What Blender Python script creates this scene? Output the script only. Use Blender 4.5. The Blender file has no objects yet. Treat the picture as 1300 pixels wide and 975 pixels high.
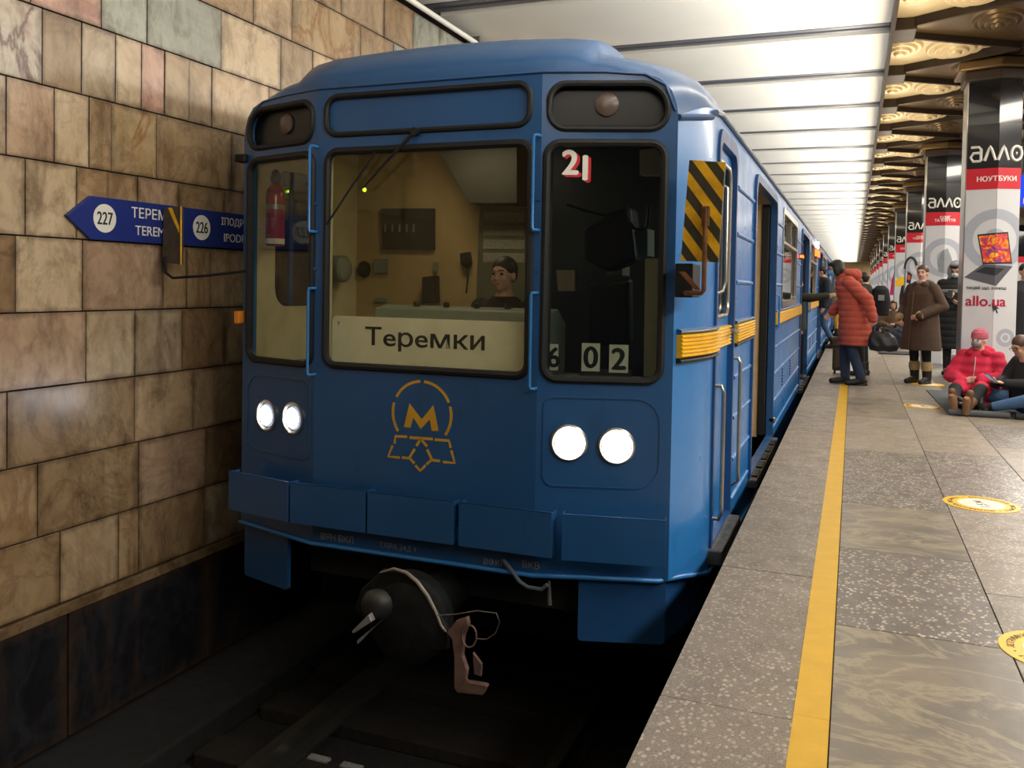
import bpy, math, random
from mathutils import Vector, Matrix, noise
random.seed(7)
SC = bpy.context.scene
COL = SC.collection
PI = math.pi

# ------------------------------------------------------------------ camera
CH = 1.38
FOC, PCX, PCY = 1110.0, 650.0, 391.0
yaw, pit, rol = math.radians(21.3), math.radians(1.57), .017
FW = Vector((-math.sin(yaw)*math.cos(pit), math.cos(yaw)*math.cos(pit), -math.sin(pit)))
r0 = Vector((math.cos(yaw), math.sin(yaw), 0)); u0 = r0.cross(FW)
RT = math.cos(rol)*r0 + math.sin(rol)*u0
UP = -math.sin(rol)*r0 + math.cos(rol)*u0
CP = Vector((0, 0, CH))
cam = bpy.data.cameras.new('camera'); camo = bpy.data.objects.new('camera', cam); COL.objects.link(camo)
m = Matrix((RT, UP, -FW)).transposed().to_4x4(); m.translation = CP
camo.matrix_world = m
cam.sensor_width = 36; cam.sensor_fit = 'HORIZONTAL'
cam.lens = FOC*36/1300; cam.shift_y = (PCY-487.5)/1300
cam.clip_start = .05; cam.clip_end = 400
SC.camera = camo

def P(px, py, ax, v):
    """point of the photograph carried onto the world plane axis=v"""
    d = FW + RT*((px-PCX)/FOC) - UP*((py-PCY)/FOC)
    return CP + d*((v-CP[ax])/d[ax])

# ------------------------------------------------------------------ light
SC.view_settings.view_transform = 'Standard'; SC.view_settings.look = 'None'
SC.view_settings.gamma = 1; SC.view_settings.use_curve_mapping = False
SC.view_settings.exposure = 0.0
W = bpy.data.worlds.new('world'); SC.world = W; W.use_nodes = True
W.node_tree.nodes['Background'].inputs[0].default_value = (.55, .6, .75, 1)
W.node_tree.nodes['Background'].inputs[1].default_value = .015

def area(name, loc, direction, sx, sy, power, col, spread=180):
    l = bpy.data.lights.new(name, 'AREA'); l.shape = 'RECTANGLE'; l.size = sx; l.size_y = sy
    l.energy = power; l.color = col; l.spread = math.radians(spread)
    o = bpy.data.objects.new(name, l); COL.objects.link(o); o.location = loc
    z = -Vector(direction).normalized(); y = Vector((0, 1, 0)); x = y.cross(z).normalized(); y = z.cross(x)
    o.rotation_euler = Matrix((x, y, z)).transposed().to_euler()
    return o
WARM = (1, .86, .66); NEUT = (1, .93, .82)
area('cove_light_ceiling', (.16, 47, 3.93), (-.8, 0, .33), .12, 96, 70, (1, .93, .80))
area('ceiling_fill_light', (-.15, 47.5, 3.25), (-.86, 0, .5), .5, 97, 2000, (1, .93, .82))  # added fill for the white ceiling, no real lamp hangs here
area('gold_wash_light', (.62, 47, 3.55), (.35, 0, .9), .35, 98, 430, (1, .84, .60))
area('hall_light_near', (3.3, 48.5, 3.92), (-.12, 0, -1), .7, 101, 4600, NEUT)
area('hall_light_far', (6.6, 47, 3.92), (-.1, 0, -1), .5, 100, 1500, NEUT)
area('cab_lamp_light', (-2.5, 5.35, 2.36), (0, .1, -1), .5, .2, 4.2, (1, .82, .55))
area('saloon_light_strip', (-2.2, 14, 2.5), (0, 0, -1), .25, 15, 150, (1, .9, .72))

# ------------------------------------------------------------------ helpers
def lin(h):
    h = h.lstrip('#'); o = []
    for i in (0, 2, 4):
        c = int(h[i:i+2], 16)/255; o.append(c/12.92 if c < .04045 else ((c+.055)/1.055)**2.4)
    return (*o, 1)

class NT:
    def __init__(s, name):
        s.m = bpy.data.materials.new(name); s.m.use_nodes = True; s.t = s.m.node_tree
        s.b = s.t.nodes['Principled BSDF']
    def n(s, typ, **k):
        o = s.t.nodes.new(typ)
        for a, v in k.items():
            if a.startswith('i_'): o.inputs[a[2:].replace('_', ' ')].default_value = v
            else: setattr(o, a, v)
        return o
    def l(s, a, b): s.t.links.new(a, b)
    def coord(s, scale=(1, 1, 1)):
        tc = s.n('ShaderNodeTexCoord'); mp = s.n('ShaderNodeMapping'); mp.inputs['Scale'].default_value = scale
        s.l(tc.outputs['Object'], mp.inputs[0]); return mp.outputs[0]
    def noise(s, co, scale, detail=4, rough=.55, dist=0):
        o = s.n('ShaderNodeTexNoise'); o.inputs['Scale'].default_value = scale; o.inputs['Detail'].default_value = detail
        o.inputs['Roughness'].default_value = rough; o.inputs['Distortion'].default_value = dist
        s.l(co, o.inputs['Vector']); return o.outputs['Fac']
    def ramp(s, f, stops):
        o = s.n('ShaderNodeValToRGB'); e = o.color_ramp.elements
        while len(e) < len(stops): e.new(.5)
        for i, (p, c) in enumerate(stops): e[i].position = p; e[i].color = c if len(c) == 4 else (*c, 1)
        s.l(f, o.inputs[0]); return o.outputs[0]
    def mix(s, f, a, b, mode='MIX'):
        o = s.n('ShaderNodeMix', data_type='RGBA', blend_type=mode)
        for sock, v in ((o.inputs[0], f), (o.inputs[6], a), (o.inputs[7], b)):
            if hasattr(v, 'links'): s.l(v, sock)
            else: sock.default_value = v
        return o.outputs[2]
    def bump(s, f, strength=.3, dist=.01):
        o = s.n('ShaderNodeBump'); o.inputs['Strength'].default_value = strength; o.inputs['Distance'].default_value = dist
        s.l(f, o.inputs['Height']); s.l(o.outputs[0], s.b.inputs['Normal'])

MATS = {}
def mat(name, hexc, rough=.5, metal=0, var=.12, scale=6, bump=0, coat=0, emit=None, stretch=(1, 1, 1)):
    if name in MATS: return MATS[name]
    t = NT(name); c = lin(hexc)
    co = t.coord(stretch); f = t.noise(co, scale, 5)
    d = tuple(x*(1-var) for x in c[:3])+(1,); l_ = tuple(min(1, x*(1+var)) for x in c[:3])+(1,)
    t.l(t.ramp(f, [(.3, d), (.7, l_)]), t.b.inputs['Base Color'])
    t.b.inputs['Roughness'].default_value = rough; t.b.inputs['Metallic'].default_value = metal
    t.b.inputs['Coat Weight'].default_value = coat
    if bump: t.bump(t.noise(co, scale*6, 3), bump, .004)
    if emit: t.b.inputs['Emission Color'].default_value = c; t.b.inputs['Emission Strength'].default_value = emit
    MATS[name] = t.m; return t.m

def marble(name, c1, c2, c3, vein, vs=1.2, vamt=.6, rough=.33):
    t = NT(name); co = t.coord((1, 1, .8)); co2 = t.coord((1, 1, .28))
    oi = t.n('ShaderNodeObjectInfo')
    n1 = t.noise(co, 2.6, 8, .62, 1.2); base = t.ramp(n1, [(.28, lin(c1)), (.5, lin(c2)), (.72, lin(c3))])
    n2 = t.noise(co, vs, 9, .6, 2.6)
    v = t.n('ShaderNodeMath', operation='SUBTRACT'); t.l(n2, v.inputs[0]); v.inputs[1].default_value = .5
    a = t.n('ShaderNodeMath', operation='ABSOLUTE'); t.l(v.outputs[0], a.inputs[0])
    vm = t.ramp(a.outputs[0], [(0, (vamt,)*3), (.045, (0, 0, 0))])
    c = t.mix(vm, base, lin(vein))
    st = t.ramp(t.noise(co2, 5.5, 6, .65), [(.52, (0, 0, 0)), (.78, (.75, .75, .75))])   # dirty run marks
    c = t.mix(st, c, lin('#4f3d2c'))
    # grime gathered along the joints, broken up by noise
    tg = t.n('ShaderNodeTexCoord'); sx = t.n('ShaderNodeSeparateXYZ'); t.l(tg.outputs['Generated'], sx.inputs[0]); ds = []
    for ch in ('Y', 'Z'):
        p_ = t.n('ShaderNodeMath', operation='PINGPONG'); t.l(sx.outputs[ch], p_.inputs[0]); p_.inputs[1].default_value = .5; ds.append(p_.outputs[0])
    mi = t.n('ShaderNodeMath', operation='MINIMUM'); t.l(ds[0], mi.inputs[0]); t.l(ds[1], mi.inputs[1])
    ad = t.n('ShaderNodeMath', operation='MULTIPLY_ADD'); t.l(t.noise(co, 7, 8, .7), ad.inputs[0]); ad.inputs[1].default_value = .26; t.l(mi.outputs[0], ad.inputs[2])
    c = t.mix(t.ramp(ad.outputs[0], [(.10, (.8,)*3), (.20, (0, 0, 0))]), c, lin('#4a3626'))
    blot = t.ramp(t.noise(t.coord((1, 1.3, .9)), 3.4, 10, .75, .6), [(.36, (.55, .50, .44)), (.5, (1, 1, 1)), (.66, (1.12, 1.1, 1.06))])
    c = t.mix(.85, c, blot, 'MULTIPLY')
    hs = t.n('ShaderNodeHueSaturation')
    mr = t.n('ShaderNodeMapRange'); t.l(oi.outputs['Random'], mr.inputs[0]); mr.inputs[3].default_value = .74; mr.inputs[4].default_value = 1.08
    t.l(mr.outputs[0], hs.inputs['Value']); t.l(c, hs.inputs['Color'])
    t.l(hs.outputs[0], t.b.inputs['Base Color']); t.b.inputs['Roughness'].default_value = rough
    t.b.inputs['Coat Weight'].default_value = .2; t.b.inputs['Coat Roughness'].default_value = .2
    t.bump(t.noise(co, 9, 5), .12, .004)
    return t.m

def granite(name, dark, mid, light, scale=55, rough=.3, patch=.5):
    t = NT(name); co = t.coord(); oi = t.n('ShaderNodeObjectInfo')
    n1 = t.noise(t.coord((1, 1.0, 1)), 4.5, 6, .7, .8)
    base = t.ramp(n1, [(.3, lin(dark)), (.7, lin(mid))])
    v = t.n('ShaderNodeTexVoronoi'); v.inputs['Scale'].default_value = scale; v.inputs['Randomness'].default_value = 1
    dm = t.n('ShaderNodeMapping'); dm.inputs['Scale'].default_value = (1, .75, 1); dm.inputs['Rotation'].default_value = (0, 0, .6)
    t.l(co, dm.inputs[0]); t.l(dm.outputs[0], v.inputs['Vector'])
    sep = t.n('ShaderNodeSeparateColor'); t.l(v.outputs['Color'], sep.inputs[0])
    blob = t.ramp(v.outputs['Distance'], [(.34, (1, 1, 1)), (.52, (0, 0, 0))])
    pick = t.ramp(sep.outputs[0], [(.48, (0, 0, 0)), (.62, (1, 1, 1))])
    zone = t.ramp(t.noise(co, 2.2, 4, .6), [(.35, (patch,)*3), (.62, (.95, .95, .95))])
    f1 = t.mix(1.0, blob, pick, 'MULTIPLY'); f2 = t.mix(1.0, f1, zone, 'MULTIPLY')
    c = t.mix(f2, base, lin(light))
    fine = t.ramp(t.noise(co, 130, 2, .6), [(.42, (.72, .72, .72)), (.6, (1.1, 1.1, 1.1))])
    c = t.mix(1.0, c, fine, 'MULTIPLY')
    hs = t.n('ShaderNodeHueSaturation'); mr = t.n('ShaderNodeMapRange'); t.l(oi.outputs['Random'], mr.inputs[0])
    mr.inputs[3].default_value = .85; mr.inputs[4].default_value = 1.1; t.l(mr.outputs[0], hs.inputs['Value']); t.l(c, hs.inputs['Color'])
    t.l(hs.outputs[0], t.b.inputs['Base Color'])
    t.l(t.ramp(t.noise(co, 7, 5), [(.3, (rough,)*3), (.7, (rough+.22,)*3)]), t.b.inputs['Roughness'])
    t.bump(t.noise(co, 90, 2), .06, .002)
    return t.m

def paint(name, hexc, dirt='#16202c', rough=.3, amt=.5, low=None):
    t = NT(name); co = t.coord(); co2 = t.coord((1, 1, .35)); c = lin(hexc)
    n1 = t.noise(co, 1.3, 5, .6); d = tuple(x*.86 for x in c[:3])+(1,)
    base = t.ramp(n1, [(.3, d), (.7, c)])
    g = t.ramp(t.noise(co2, 4.2, 9, .72), [(.56, (0, 0, 0)), (.85, (amt,)*3)])
    c2 = t.mix(g, base, lin(dirt))
    t.l(c2, t.b.inputs['Base Color'])
    t.l(t.ramp(t.noise(co, 5, 4), [(.3, (rough,)*3), (.75, (rough+.16,)*3)]), t.b.inputs['Roughness'])
    t.b.inputs['Coat Weight'].default_value = .35; t.b.inputs['Coat Roughness'].default_value = .18
    t.bump(t.noise(co, 3.5, 3), .10, .02)
    return t.m

def glass(name, tint='#cfd8d2', refl=.10, dark=1.0):
    t = NT(name); t.t.nodes.remove(t.b)
    tr = t.n('ShaderNodeBsdfTransparent'); gl = t.n('ShaderNodeBsdfGlossy'); mx = t.n('ShaderNodeMixShader')
    c = lin(tint); tr.inputs[0].default_value = (c[0]*dark, c[1]*dark, c[2]*dark, 1); gl.inputs['Roughness'].default_value = .03
    fr = t.n('ShaderNodeLayerWeight'); fr.inputs[0].default_value = .5
    pw = t.n('ShaderNodeMath', operation='POWER'); t.l(fr.outputs['Facing'], pw.inputs[0]); pw.inputs[1].default_value = 4
    ma = t.n('ShaderNodeMath', operation='MULTIPLY_ADD'); t.l(pw.outputs[0], ma.inputs[0]); ma.inputs[1].default_value = .8; ma.inputs[2].default_value = refl
    t.l(ma.outputs[0], mx.inputs[0]); t.l(tr.outputs[0], mx.inputs[1]); t.l(gl.outputs[0], mx.inputs[2])
    t.l(mx.outputs[0], t.t.nodes['Material Output'].inputs[0]); return t.m

def emis(name, hexc, s):
    t = NT(name); t.t.nodes.remove(t.b); e = t.n('ShaderNodeEmission'); e.inputs[0].default_value = lin(hexc); e.inputs[1].default_value = s
    t.l(e.outputs[0], t.t.nodes['Material Output'].inputs[0]); return t.m

class Fr:
    """local frame: origin, u, v, outward normal"""
    def __init__(s, o, u, v, n=None):
        s.o = Vector(o); s.u = Vector(u).normalized(); s.v = Vector(v).normalized(); s.n = Vector(n).normalized() if n else s.u.cross(s.v)
    def __call__(s, u, v, w=0): return s.o + s.u*u + s.v*v + s.n*w
    def uv(s, px, py):
        d = FW + RT*((px-PCX)/FOC) - UP*((py-PCY)/FOC)
        t = (s.o-CP).dot(s.n)/d.dot(s.n); q = CP+d*t-s.o
        return (q.dot(s.u), q.dot(s.v))
XYZ = Fr((0, 0, 0), (1, 0, 0), (0, 1, 0))
def FACE(y): return Fr((0, y, 0), (1, 0, 0), (0, 0, 1))       # faces -Y
def SIDE(x): return Fr((x, 0, 0), (0, 1, 0), (0, 0, 1))       # faces +X

class B:
    def __init__(s): s.V = []; s.F = []
    def add(s, v, f):
        k = len(s.V); s.V += [Vector(a) for a in v]; s.F += [tuple(i+k for i in q) for q in f]; return s
    def box(s, a, b, fr=XYZ):
        (x0, y0, z0), (x1, y1, z1) = a, b
        v = [fr(x, y, z) for z in (z0, z1) for x, y in ((x0, y0), (x1, y0), (x1, y1), (x0, y1))]
        return s.add(v, [(3, 2, 1, 0), (4, 5, 6, 7), (0, 1, 5, 4), (1, 2, 6, 5), (2, 3, 7, 6), (3, 0, 4, 7)])
    def prism(s, poly, fr, w0, w1):
        n = len(poly); v = [fr(a, b, w0) for a, b in poly]+[fr(a, b, w1) for a, b in poly]
        return s.add(v, [tuple(range(n))[::-1], tuple(range(n, 2*n))]+[(i, (i+1) % n, n+(i+1) % n, n+i) for i in range(n)])
    def tube(s, pts, r, n=10, closed=False):
        pts = [Vector(p) for p in pts]; m_ = len(pts); rr = r if isinstance(r, (list, tuple)) else [r]*m_
        up = None; v = []
        for i, p in enumerate(pts):
            a = pts[(i-1) % m_] if (i or closed) else p; b = pts[(i+1) % m_] if (i < m_-1 or closed) else p
            t = (b-a).normalized()
            if up is None: up = t.orthogonal().normalized()
            up = (up - t*up.dot(t)).normalized(); w = t.cross(up)
            for k in range(n):
                an = 2*PI*k/n; v.append(p+(up*math.cos(an)+w*math.sin(an))*rr[i])
        f = []
        for i in range(m_ if closed else m_-1):
            j = (i+1) % m_
            f += [(i*n+k, i*n+(k+1) % n, j*n+(k+1) % n, j*n+k) for k in range(n)]
        if not closed: f += [tuple(range(n))[::-1], tuple((m_-1)*n+k for k in range(n))]
        return s.add(v, f)
    def lathe(s, fr, prof, n=32, arc=None, sc=(1, 1)):
        v = []; f = []
        for r, h in prof:
            for k in range(n): a = 2*PI*k/n; v.append(fr(r*math.cos(a)*sc[0], r*math.sin(a)*sc[1], h))
        for i in range(len(prof)-1): f += [(i*n+k, i*n+(k+1) % n, (i+1)*n+(k+1) % n, (i+1)*n+k) for k in range(n)]
        f += [tuple(range(n))[::-1], tuple((len(prof)-1)*n+k for k in range(n))]
        return s.add(v, f)
    def grid(s, rows, cols=False):
        n = len(rows[0]); k = len(s.V); s.V += [Vector(p) for r in rows for p in r]
        s.F += [(k+i*n+j, k+i*n+j+1, k+(i+1)*n+j+1, k+(i+1)*n+j) for i in range(len(rows)-1) for j in range(n-1)]; return s
    def build(s, name, m_, parent=None, smooth=False, bevel=0, solid=0, **kw):
        me = bpy.data.meshes.new(name); me.from_pydata(s.V, [], s.F); me.materials.append(m_)
        if smooth:
            me.polygons.foreach_set('use_smooth', [True]*len(me.polygons))
            try: me.set_sharp_from_angle(angle=math.radians(40))
            except Exception: pass
        o = bpy.data.objects.new(name, me); COL.objects.link(o)
        if parent: o.parent = parent
        if solid: q = o.modifiers.new('s', 'SOLIDIFY'); q.thickness = solid; q.offset = -1
        if bevel: q = o.modifiers.new('b', 'BEVEL'); q.width = bevel; q.segments = 2; q.limit_method = 'ANGLE'
        for a, v in kw.items(): o[a] = v
        return o

def tag(o, label=None, category=None, group=None, kind=None):
    for k, v in (('label', label), ('category', category), ('group', group), ('kind', kind)):
        if v: o[k] = v
    return o
def thing(name, label, category, loc=(0, 0, 0), group=None):
    o = bpy.data.objects.new(name, None); COL.objects.link(o); o.location = loc; o.empty_display_size = .1
    return tag(o, label, category, group)
def keep(o, root):
    """parent o (built in world coordinates) to a moved root"""
    o.parent = root; o.location = o.location-root.location; return o
def structure(name, loc=(0, 0, 0)):
    o = bpy.data.objects.new(name, None); COL.objects.link(o); o.location = loc; o['kind'] = 'structure'; return o

def rrect(x0, y0, x1, y1, r, seg=6):
    rs = r if isinstance(r, (list, tuple)) else [r]*4; out = []
    for (cx, cy, a0), q in zip(((x0, y0, PI), (x1, y0, 1.5*PI), (x1, y1, 0), (x0, y1, .5*PI)), rs):
        sx = q if cx == x0 else -q; sy = q if cy == y0 else -q
        for k in range(seg+1):
            a = a0+PI/2*k/seg; out.append((cx+sx+q*math.cos(a), cy+sy+q*math.sin(a)))
    return out
TMP = bpy.data.scenes.new('workbench')
def eval_mesh(o):
    TMP.collection.objects.link(o); vl = TMP.view_layers[0]; vl.update(); dg = vl.depsgraph
    me = bpy.data.meshes.new_from_object(o.evaluated_get(dg)); TMP.collection.objects.unlink(o)
    return me
def plate(name, fr, outline, holes, w0, w1, m_, parent=None, bevel=0, fn=None, **kw):
    cu = bpy.data.curves.new(name, 'CURVE'); cu.dimensions = '2D'; cu.fill_mode = 'BOTH'; cu.extrude = (w1-w0)/2
    for pl in [outline]+list(holes):
        sp = cu.splines.new('POLY'); sp.points.add(len(pl)-1); sp.use_cyclic_u = True
        for i, (a, b) in enumerate(pl): sp.points[i].co = (a, b, 0, 1)
    o = bpy.data.objects.new(name, cu); me = eval_mesh(o)
    bpy.data.objects.remove(o); bpy.data.curves.remove(cu)
    mid = (w0+w1)/2
    for v in me.vertices: v.co = fn(v.co) if fn else fr(v.co.x, v.co.y, v.co.z+mid)
    me.materials.clear(); me.materials.append(m_); me.name = name
    o = bpy.data.objects.new(name, me); COL.objects.link(o)
    if parent: o.parent = parent
    if bevel: q = o.modifiers.new('b', 'BEVEL'); q.width = bevel; q.segments = 2; q.limit_method = 'ANGLE'
    for a, v in kw.items(): o[a] = v
    return o
def ring(name, fr, outer, inner, w0, w1, m_, parent=None, **kw): return plate(name, fr, outer, [inner], w0, w1, m_, parent, **kw)

def text(body, fr, m_, parent, u=0, v=0, width=None, height=None, bold=.0, name='lettering', depth=.002, w=0, align='CENTER', shear=0):
    """flat lettering centred on (u, v) of the frame, fitted to a width and/or a height"""
    cu = bpy.data.curves.new(name, 'FONT'); cu.body = body; cu.align_x = 'CENTER';  cu.extrude = .02; cu.shear = shear
    cu.space_line = .8
    o = bpy.data.objects.new(name, cu); me = eval_mesh(o); bpy.data.objects.remove(o); bpy.data.curves.remove(cu)
    xs = [a.co.x for a in me.vertices]; ys = [a.co.y for a in me.vertices]
    cx, cy, ww, hh = (min(xs)+max(xs))/2, (min(ys)+max(ys))/2, max(xs)-min(xs), max(ys)-min(ys)
    sx = width/ww if width else height/hh; sy = height/hh if height else sx
    if not width: sx = sy
    if align == 'LEFT': u += ww*sx/2
    for a in me.vertices: a.co = fr(u+(a.co.x-cx)*sx, v+(a.co.y-cy)*sy, w+(depth if a.co.z > 0 else -.0005))
    if bold > .012:
        b_ = B(); base = [v.co.copy() for v in me.vertices]; fs = [tuple(p.vertices) for p in me.polygons]; e = (bold-.01)*sy
        for k, (dx, dy) in enumerate(((0, 0), (-e, 0), (e, 0), (0, e*.7), (0, -e*.7))): b_.add([c+fr.u*dx+fr.v*dy+fr.n*.00006*k for c in base], fs)
        me.clear_geometry(); me.from_pydata(b_.V, [], b_.F)
    me.materials.clear(); me.materials.append(m_)
    o = bpy.data.objects.new(name, me); COL.objects.link(o)
    if parent: o.parent = parent
    return o

# ------------------------------------------------------------------ materials
M = dict(
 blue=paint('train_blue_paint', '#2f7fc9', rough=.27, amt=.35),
 blue_shaded=paint('train_shaded_blue_paint', '#205388', rough=.36, amt=.45),  # same blue as the sides, darkened to paint in the shade on the front
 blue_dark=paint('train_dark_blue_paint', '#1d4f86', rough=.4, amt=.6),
 yellow=mat('yellow_moulding_paint', '#f0bd10', .35, var=.12, scale=10, coat=.3),
 rubber=mat('black_rubber', '#101214', .6, var=.2),
 chrome=mat('worn_chrome', '#b9b4a8', .28, metal=.9, var=.15, scale=14),
 steel=mat('worn_steel', '#7d7a74', .5, metal=.7, var=.35, scale=16, bump=.3),
 rust=mat('brown_rusty_metal', '#6b4526', .6, metal=.3, var=.4, scale=20, bump=.4),
 black=mat('black_plastic', '#15171a', .45, var=.2),
 blackmetal=mat('sooty_metal', '#202224', .6, metal=.5, var=.4, scale=14, bump=.4),
 glass=glass('windscreen_glass', '#f4f5ef', .03), glass_dark=glass('side_windscreen_glass', '#eef2f0', .12), pane=glass('side_window_glass', '#dde4e8', .08),
 cabwall=mat('cab_beige_laminate', '#b39a6c', .5, var=.12, scale=3),
 cabframe=mat('cab_cream_frame', '#c9bd95', .5, var=.1),
 cabgrey=mat('cab_grey_green', '#7d8574', .5, var=.1),
 cabdark=mat('cab_dark_vent', '#2b2c26', .6, var=.2),
 cream=mat('cream_card', '#efe9d0', .6, var=.06, scale=10),
 ink=mat('dark_ink', '#20262b', .6, var=.05),
 white=mat('white_paint', '#e8e6de', .5, var=.04), red=mat('red_print', '#c8182c', .5, var=.05),
 dirtwhite=mat('faded_white_paint', '#8b8d8c', .7, var=.3, scale=40),
 signblue=mat('sign_blue', '#20307c', .4, var=.08, scale=3),
 emb=mat('emblem_yellow', '#c99a2c', .45, var=.1),
 ceil=mat('ceiling_white_enamel', '#e9e6da', .38, var=.03, scale=1.2),
 rib=mat('ceiling_grey_steel', '#606166', .45, var=.12, scale=3),
 bronze=mat('dark_bronze_beam', '#3a2e25', .5, metal=.15, var=.15),
 gold_unlit=mat('brown_unlit_gold', '#7a6442', .3, metal=.55, var=.15, scale=2),  # brown copy of the gold, its colour stands in for missing light
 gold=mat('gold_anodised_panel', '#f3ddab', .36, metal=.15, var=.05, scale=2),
 plinth=marble('black_plinth_stone', '#15161a', '#1c1d22', '#26262a', '#46464a', 1.1, .22, .4),
 polished=mat('polished_black_granite', '#16181c', .14, var=.3, scale=30, coat=.6),
 silver=mat('silver_corner_trim', '#b0ada6', .3, metal=.8, var=.1),
 ballast=mat('sooty_track_bed', '#1a1a1a', .95, var=.5, scale=26, bump=.9),
 rail=mat('polished_rail', '#8a8883', .25, metal=.9, var=.1),
 yline=mat('yellow_line_paint', '#cb9f1c', .42, var=.07, scale=9, bump=.15),
 sticker=mat('yellow_sticker', '#eab31e', .4, var=.04), stickerw=mat('white_sticker', '#dddccb', .45, var=.05),
)

# ------------------------------------------------------------------ platform floor
floor = structure('floor')
B().box((-.50, -2, -.5), (14, 100, -.035)).build('floor_base', mat('screed', '#4b4843', .8), floor)
B().box((-.53, -2, -1.55), (-.50, 100, -.05)).build('platform_face', mat('platform_face_dark', '#1b1b1d', .8, var=.3), floor)
G = dict(edge=granite('granite_edge_slab', '#746b62', '#8a7f72', '#b5a898', 60, .34, .45),
         speck=granite('granite_speckled_slab', '#625c57', '#79726b', '#c8bcac', 56, .3, .6),
         warm=granite('granite_warm_slab', '#80776a', '#92877a', '#b9ad9c', 70, .32, .3),
         dark=granite('granite_dark_slab', '#4a4744', '#5a5652', '#8a8178', 60, .3, .3))
def veined():
    t = NT('veined_grey_slab'); co = t.coord((1, 1, 1)); oi = t.n('ShaderNodeObjectInfo')
    n1 = t.noise(co, 2.4, 9, .66, .8); b = t.ramp(n1, [(.3, lin('#605b55')), (.5, lin('#736c63')), (.62, lin('#7f7668')), (.78, lin('#66615a'))])
    n2 = t.noise(t.coord((.8, 1.8, 1)), 1.9, 10, .68, 1.0)
    v = t.n('ShaderNodeMath', operation='SUBTRACT'); t.l(n2, v.inputs[0]); v.inputs[1].default_value = .5
    a = t.n('ShaderNodeMath', operation='ABSOLUTE'); t.l(v.outputs[0], a.inputs[0])
    c = t.mix(t.ramp(a.outputs[0], [(0, (.8,)*3), (.04, (0, 0, 0))]), b, lin('#9c917a'))
    t.l(c, t.b.inputs['Base Color']); t.b.inputs['Roughness'].default_value = .36; t.bump(t.noise(co, 30, 4), .1, .003); return t.m
G['vein'] = veined()
def slab(x0, y0, x1, y1, g, dz=0):
    g_ = .0025
    B().box((x0+g_, y0+g_, -.04), (x1-g_, y1-g_, dz)).build('slab', G[g], floor, bevel=.002)
ys = [-1.6, -.1, 1.41, 2.91, 4.40]
while ys[-1] < 60: ys.append(ys[-1]+1.52)
for a, b in zip(ys, ys[1:]): slab(-.575, a, -.035, b, 'edge', random.uniform(-.001, .001))
row = [(-1.2, .2, 'speck'), (.2, 1.4, 'vein'), (1.4, 2.55, 'warm'), (2.55, 3.82, 'vein'), (3.82, 4.99, 'speck'), (4.99, 6.05, 'vein'), (6.05, 8.1, 'speck'), (8.1, 10.24, 'warm'),
       (10.24, 12.1, 'vein'), (12.1, 13.85, 'warm')]
y = 13.85; k = 0
while y < 60: row.append((y, y+1.9, ['speck', 'vein', 'edge', 'warm'][k % 4])); y += 1.9; k += 1
for a, b, g in row: slab(-.035, a, .60, b, g, 0)
y = -1.2; k = 0
while y < 60:
    slab(.60, y, 1.20, y+1.9, ['speck', 'warm', 'warm', 'edge'][k % 4]); k += 1; y += 1.9
xs = [1.20, 2.1, 3.0, 3.9, 4.8, 5.7, 6.6]
for i in range(len(xs)-1):
    y = -1+.37*i
    while y < 40: slab(xs[i], y, xs[i+1], y+1.4, random.choice(['dark', 'dark', 'speck', 'warm'])); y += 1.4
B().box((-.57, 60, -.04), (14, 100, -.002)).build('far_paving', G['warm'], floor)
B().box((6.6, -2, -.04), (14, 60, -.002)).build('far_side_paving', G['dark'], floor)
# yellow safety line
yl = B()
q = [-2, 1.45, 2.95, 4.41, 8, 60]
for a, b in zip(q, q[1:]): yl.box((-.146, a, 0), (-.036, b-.001, .0016))
tag(yl.build('safety_line', M['yline']), 'long yellow safety line painted along the platform near its edge', 'floor line')

def floor_sticker(x, y, label, r=.225, words=True, rot=.25):
    t = thing('floor_sticker', label, 'sticker', (x, y, .0), group='round distance stickers on the platform floor')
    fr = Fr((0, 0, .0), (math.cos(rot), math.sin(rot), 0), (-math.sin(rot), math.cos(rot), 0))
    B().lathe(fr, [(r, .001), (r, .003)], 40).build('sticker_ring', M['sticker'], t)
    B().lathe(fr, [(r*.62, .003), (r*.62, .0036)], 32).build('sticker_centre', M['stickerw'], t)
    if words:
        fr2 = Fr((0, 0, 0), fr.v, -fr.u)
        text('1,5 м', fr2, M['ink'], t, 0, 0, width=r*.7, bold=.02, w=.0036, depth=.0006)
        s = 'ДОТРИМУЙТЕСЬ ДИСТАНЦІЇ • ДОТРИМУЙТЕСЬ ДИСТАНЦІЇ • '
        bb = []
        for i, ch in enumerate(s):
            if ch == ' ': continue
            a = PI/2-2*PI*i/len(s); d = Vector((math.cos(a), math.sin(a)))
            f2 = Fr(fr(d.x*r*.81, d.y*r*.81), fr(d.y, -d.x)-fr(0, 0), fr(d.x, d.y)-fr(0, 0))
            bb.append(text(ch, f2, M['ink'], None, 0, 0, height=r*(.12 if ch != '•' else .04), bold=.02, w=.003, depth=.0006))
        g = B()
        for o in bb:
            g.add([v.co for v in o.data.vertices], [tuple(p.vertices) for p in o.data.polygons]); bpy.data.objects.remove(o)
        g.build('ring_lettering', M['ink'], t)
floor_sticker(.81, 6.38, 'round yellow and white distance sticker on the floor between the camera and the seated people')
floor_sticker(.79, 3.86, 'yellow floor sticker cut off by the right edge of the photo, nearest of all', rot=1.6)
floor_sticker(.82, 11.5, 'yellow and white floor sticker just before the soles of the seated woman')
floor_sticker(1.06, 14.25, 'yellow floor sticker beside the boots of the woman in brown', words=False)

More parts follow.
